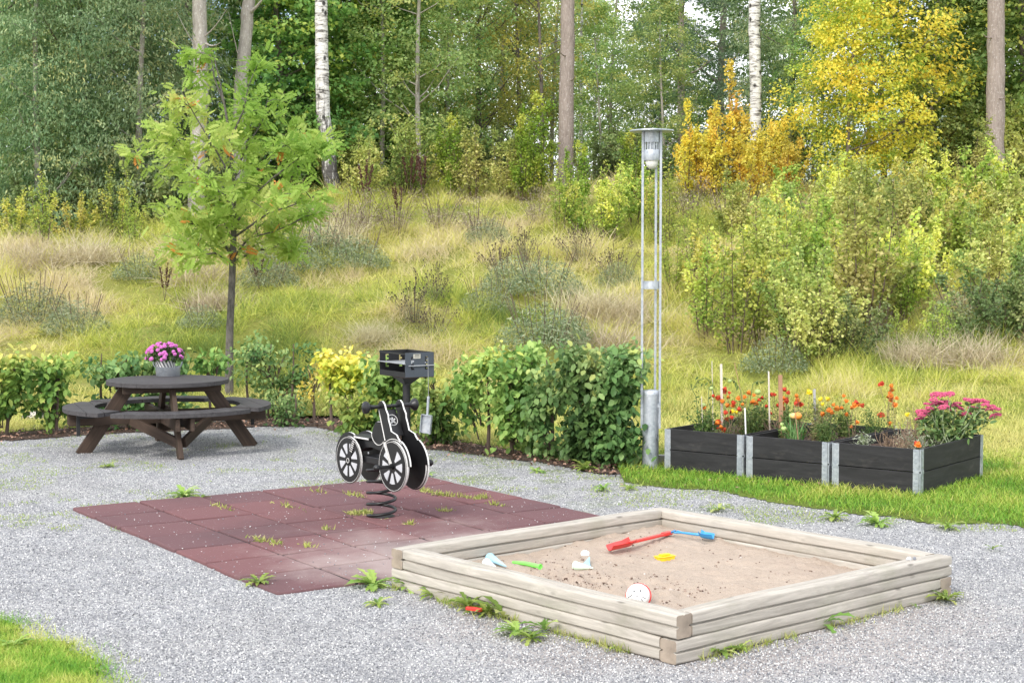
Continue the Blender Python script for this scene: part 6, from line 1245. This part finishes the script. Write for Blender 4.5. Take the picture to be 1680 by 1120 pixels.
# the big bare trunks
def big_trunk(nm, pts, D, w0, w1, mat, label, Hm=15., limbs_=()):
    """pts: pixel path from the base to the top of the frame; the stem goes on to Hm"""
    P = [at(px, py, Y=D) for px, py in pts]; base = P[0].copy(); root = empty(nm, base, 0, label, 'tree'); Q = [p - base for p in P]; d = (Q[-1] - Q[-2]).normalized(); tp = Q[-1]
    while tp.z < Hm: tp = tp + Vector((d.x * .4, 0, 1.5)); Q.append(tp)
    Q = [Q[0] - Vector((0, 0, .5))] + Q; n = len(Q); nin = len(pts); rad = []
    for i, q in enumerate(Q):
        t = min(1, max(0, q.z) / Q[nin].z); r = (w0 + (w1 - w0) * t ** .7) / F_PX * D / 2; r *= 1.25 if i == 0 else (1.12 if i == 1 else 1)
        if i > nin: r *= max(.15, 1 - (i - nin) / (n - nin) * .85)
        rad.append(r)
    # finer rings with a little wobble
    fine, fr = [], []
    for i in range(n - 1):
        for k in range(5): t = k / 5; fine.append(Q[i].lerp(Q[i + 1], t) + Vector((random.gauss(0, .006), random.gauss(0, .006), 0))); fr.append((rad[i] + (rad[i + 1] - rad[i]) * t) * random.uniform(.975, 1.025))
    m = MB(); m.tube(fine, fr, 16)
    for (pa, pb, r) in limbs_:
        a = at(*pa, Y=D - .05) - base; b = at(*pb, Y=D - .4) - base; m.tube(bezier(a, b, Vector((0, 0, -.06))), [r, r * .8, r * .6, r * .4, r * .2], 6)
    m.build('trunk', mat, root, smooth=60); ct = Q[-2]
    me, Cc = crown_mesh('crown', 4, 2.0, 0, 60, 45, .14, seed=int(D * 7 + pts[0][0]), cl_r=.5); m2 = MB()
    for c in Cc[::5]: m2.tube([(0, 0, .5), tuple(c)], [.04, .01], 5, caps=False)
    link('crown', me, ASP if 'birch' in nm else PIN, root).location = (ct.x, ct.y, ct.z - 1.0); m2.build('branch', BARK, root).location = (ct.x, ct.y, ct.z - 1.0); return root
big_trunk('aspen_tree', [(322, 375), (322, 280), (330, 150), (328, 80), (327, -10)], 33.5, 27, 23, BARKP, 'pale grey trunk behind the rowan, left one of the two', limbs_=[((338, 72), (362, 70), .03), ((336, 60), (372, 15), .02), ((330, 90), (290, 20), .02)])
big_trunk('aspen_tree', [(392, 370), (392, 240), (396, 130), (404, 50), (408, -10)], 35, 26, 20, BARKP, 'pale grey leaning trunk behind the rowan, right one of the two', limbs_=[((408, 22), (436, -10), .05), ((396, 110), (375, 20), .02)])
big_trunk('birch_tree', [(552, 345), (541, 280), (531, 190), (528, 100), (527, -10)], 35, 27, 20, BIRCH, 'tall black and white birch trunk left of the middle')
big_trunk('pine_tree', [(927, 318), (928, 260), (930, 120), (931, 60), (931, -10)], 36.5, 27, 22, BARKPINE, 'straight grey brown pine trunk in the middle of the crest', limbs_=[((931, 90), (918, 84), .03), ((934, 130), (944, 124), .03)])
big_trunk('birch_tree', [(1241, 330), (1240, 200), (1239, 100), (1238, 40), (1238, -10)], 38, 20, 19, BIRCHW, 'bright white birch trunk on the right', )
big_trunk('pine_tree', [(1630, 345), (1632, 260), (1634, 120), (1634, 60), (1634, -10)], 35, 33, 27, BARKPINE, 'straight grey brown pine trunk near the right edge', limbs_=[((1630, 60), (1612, 56), .03), ((1634, 155), (1650, 160), .03)])
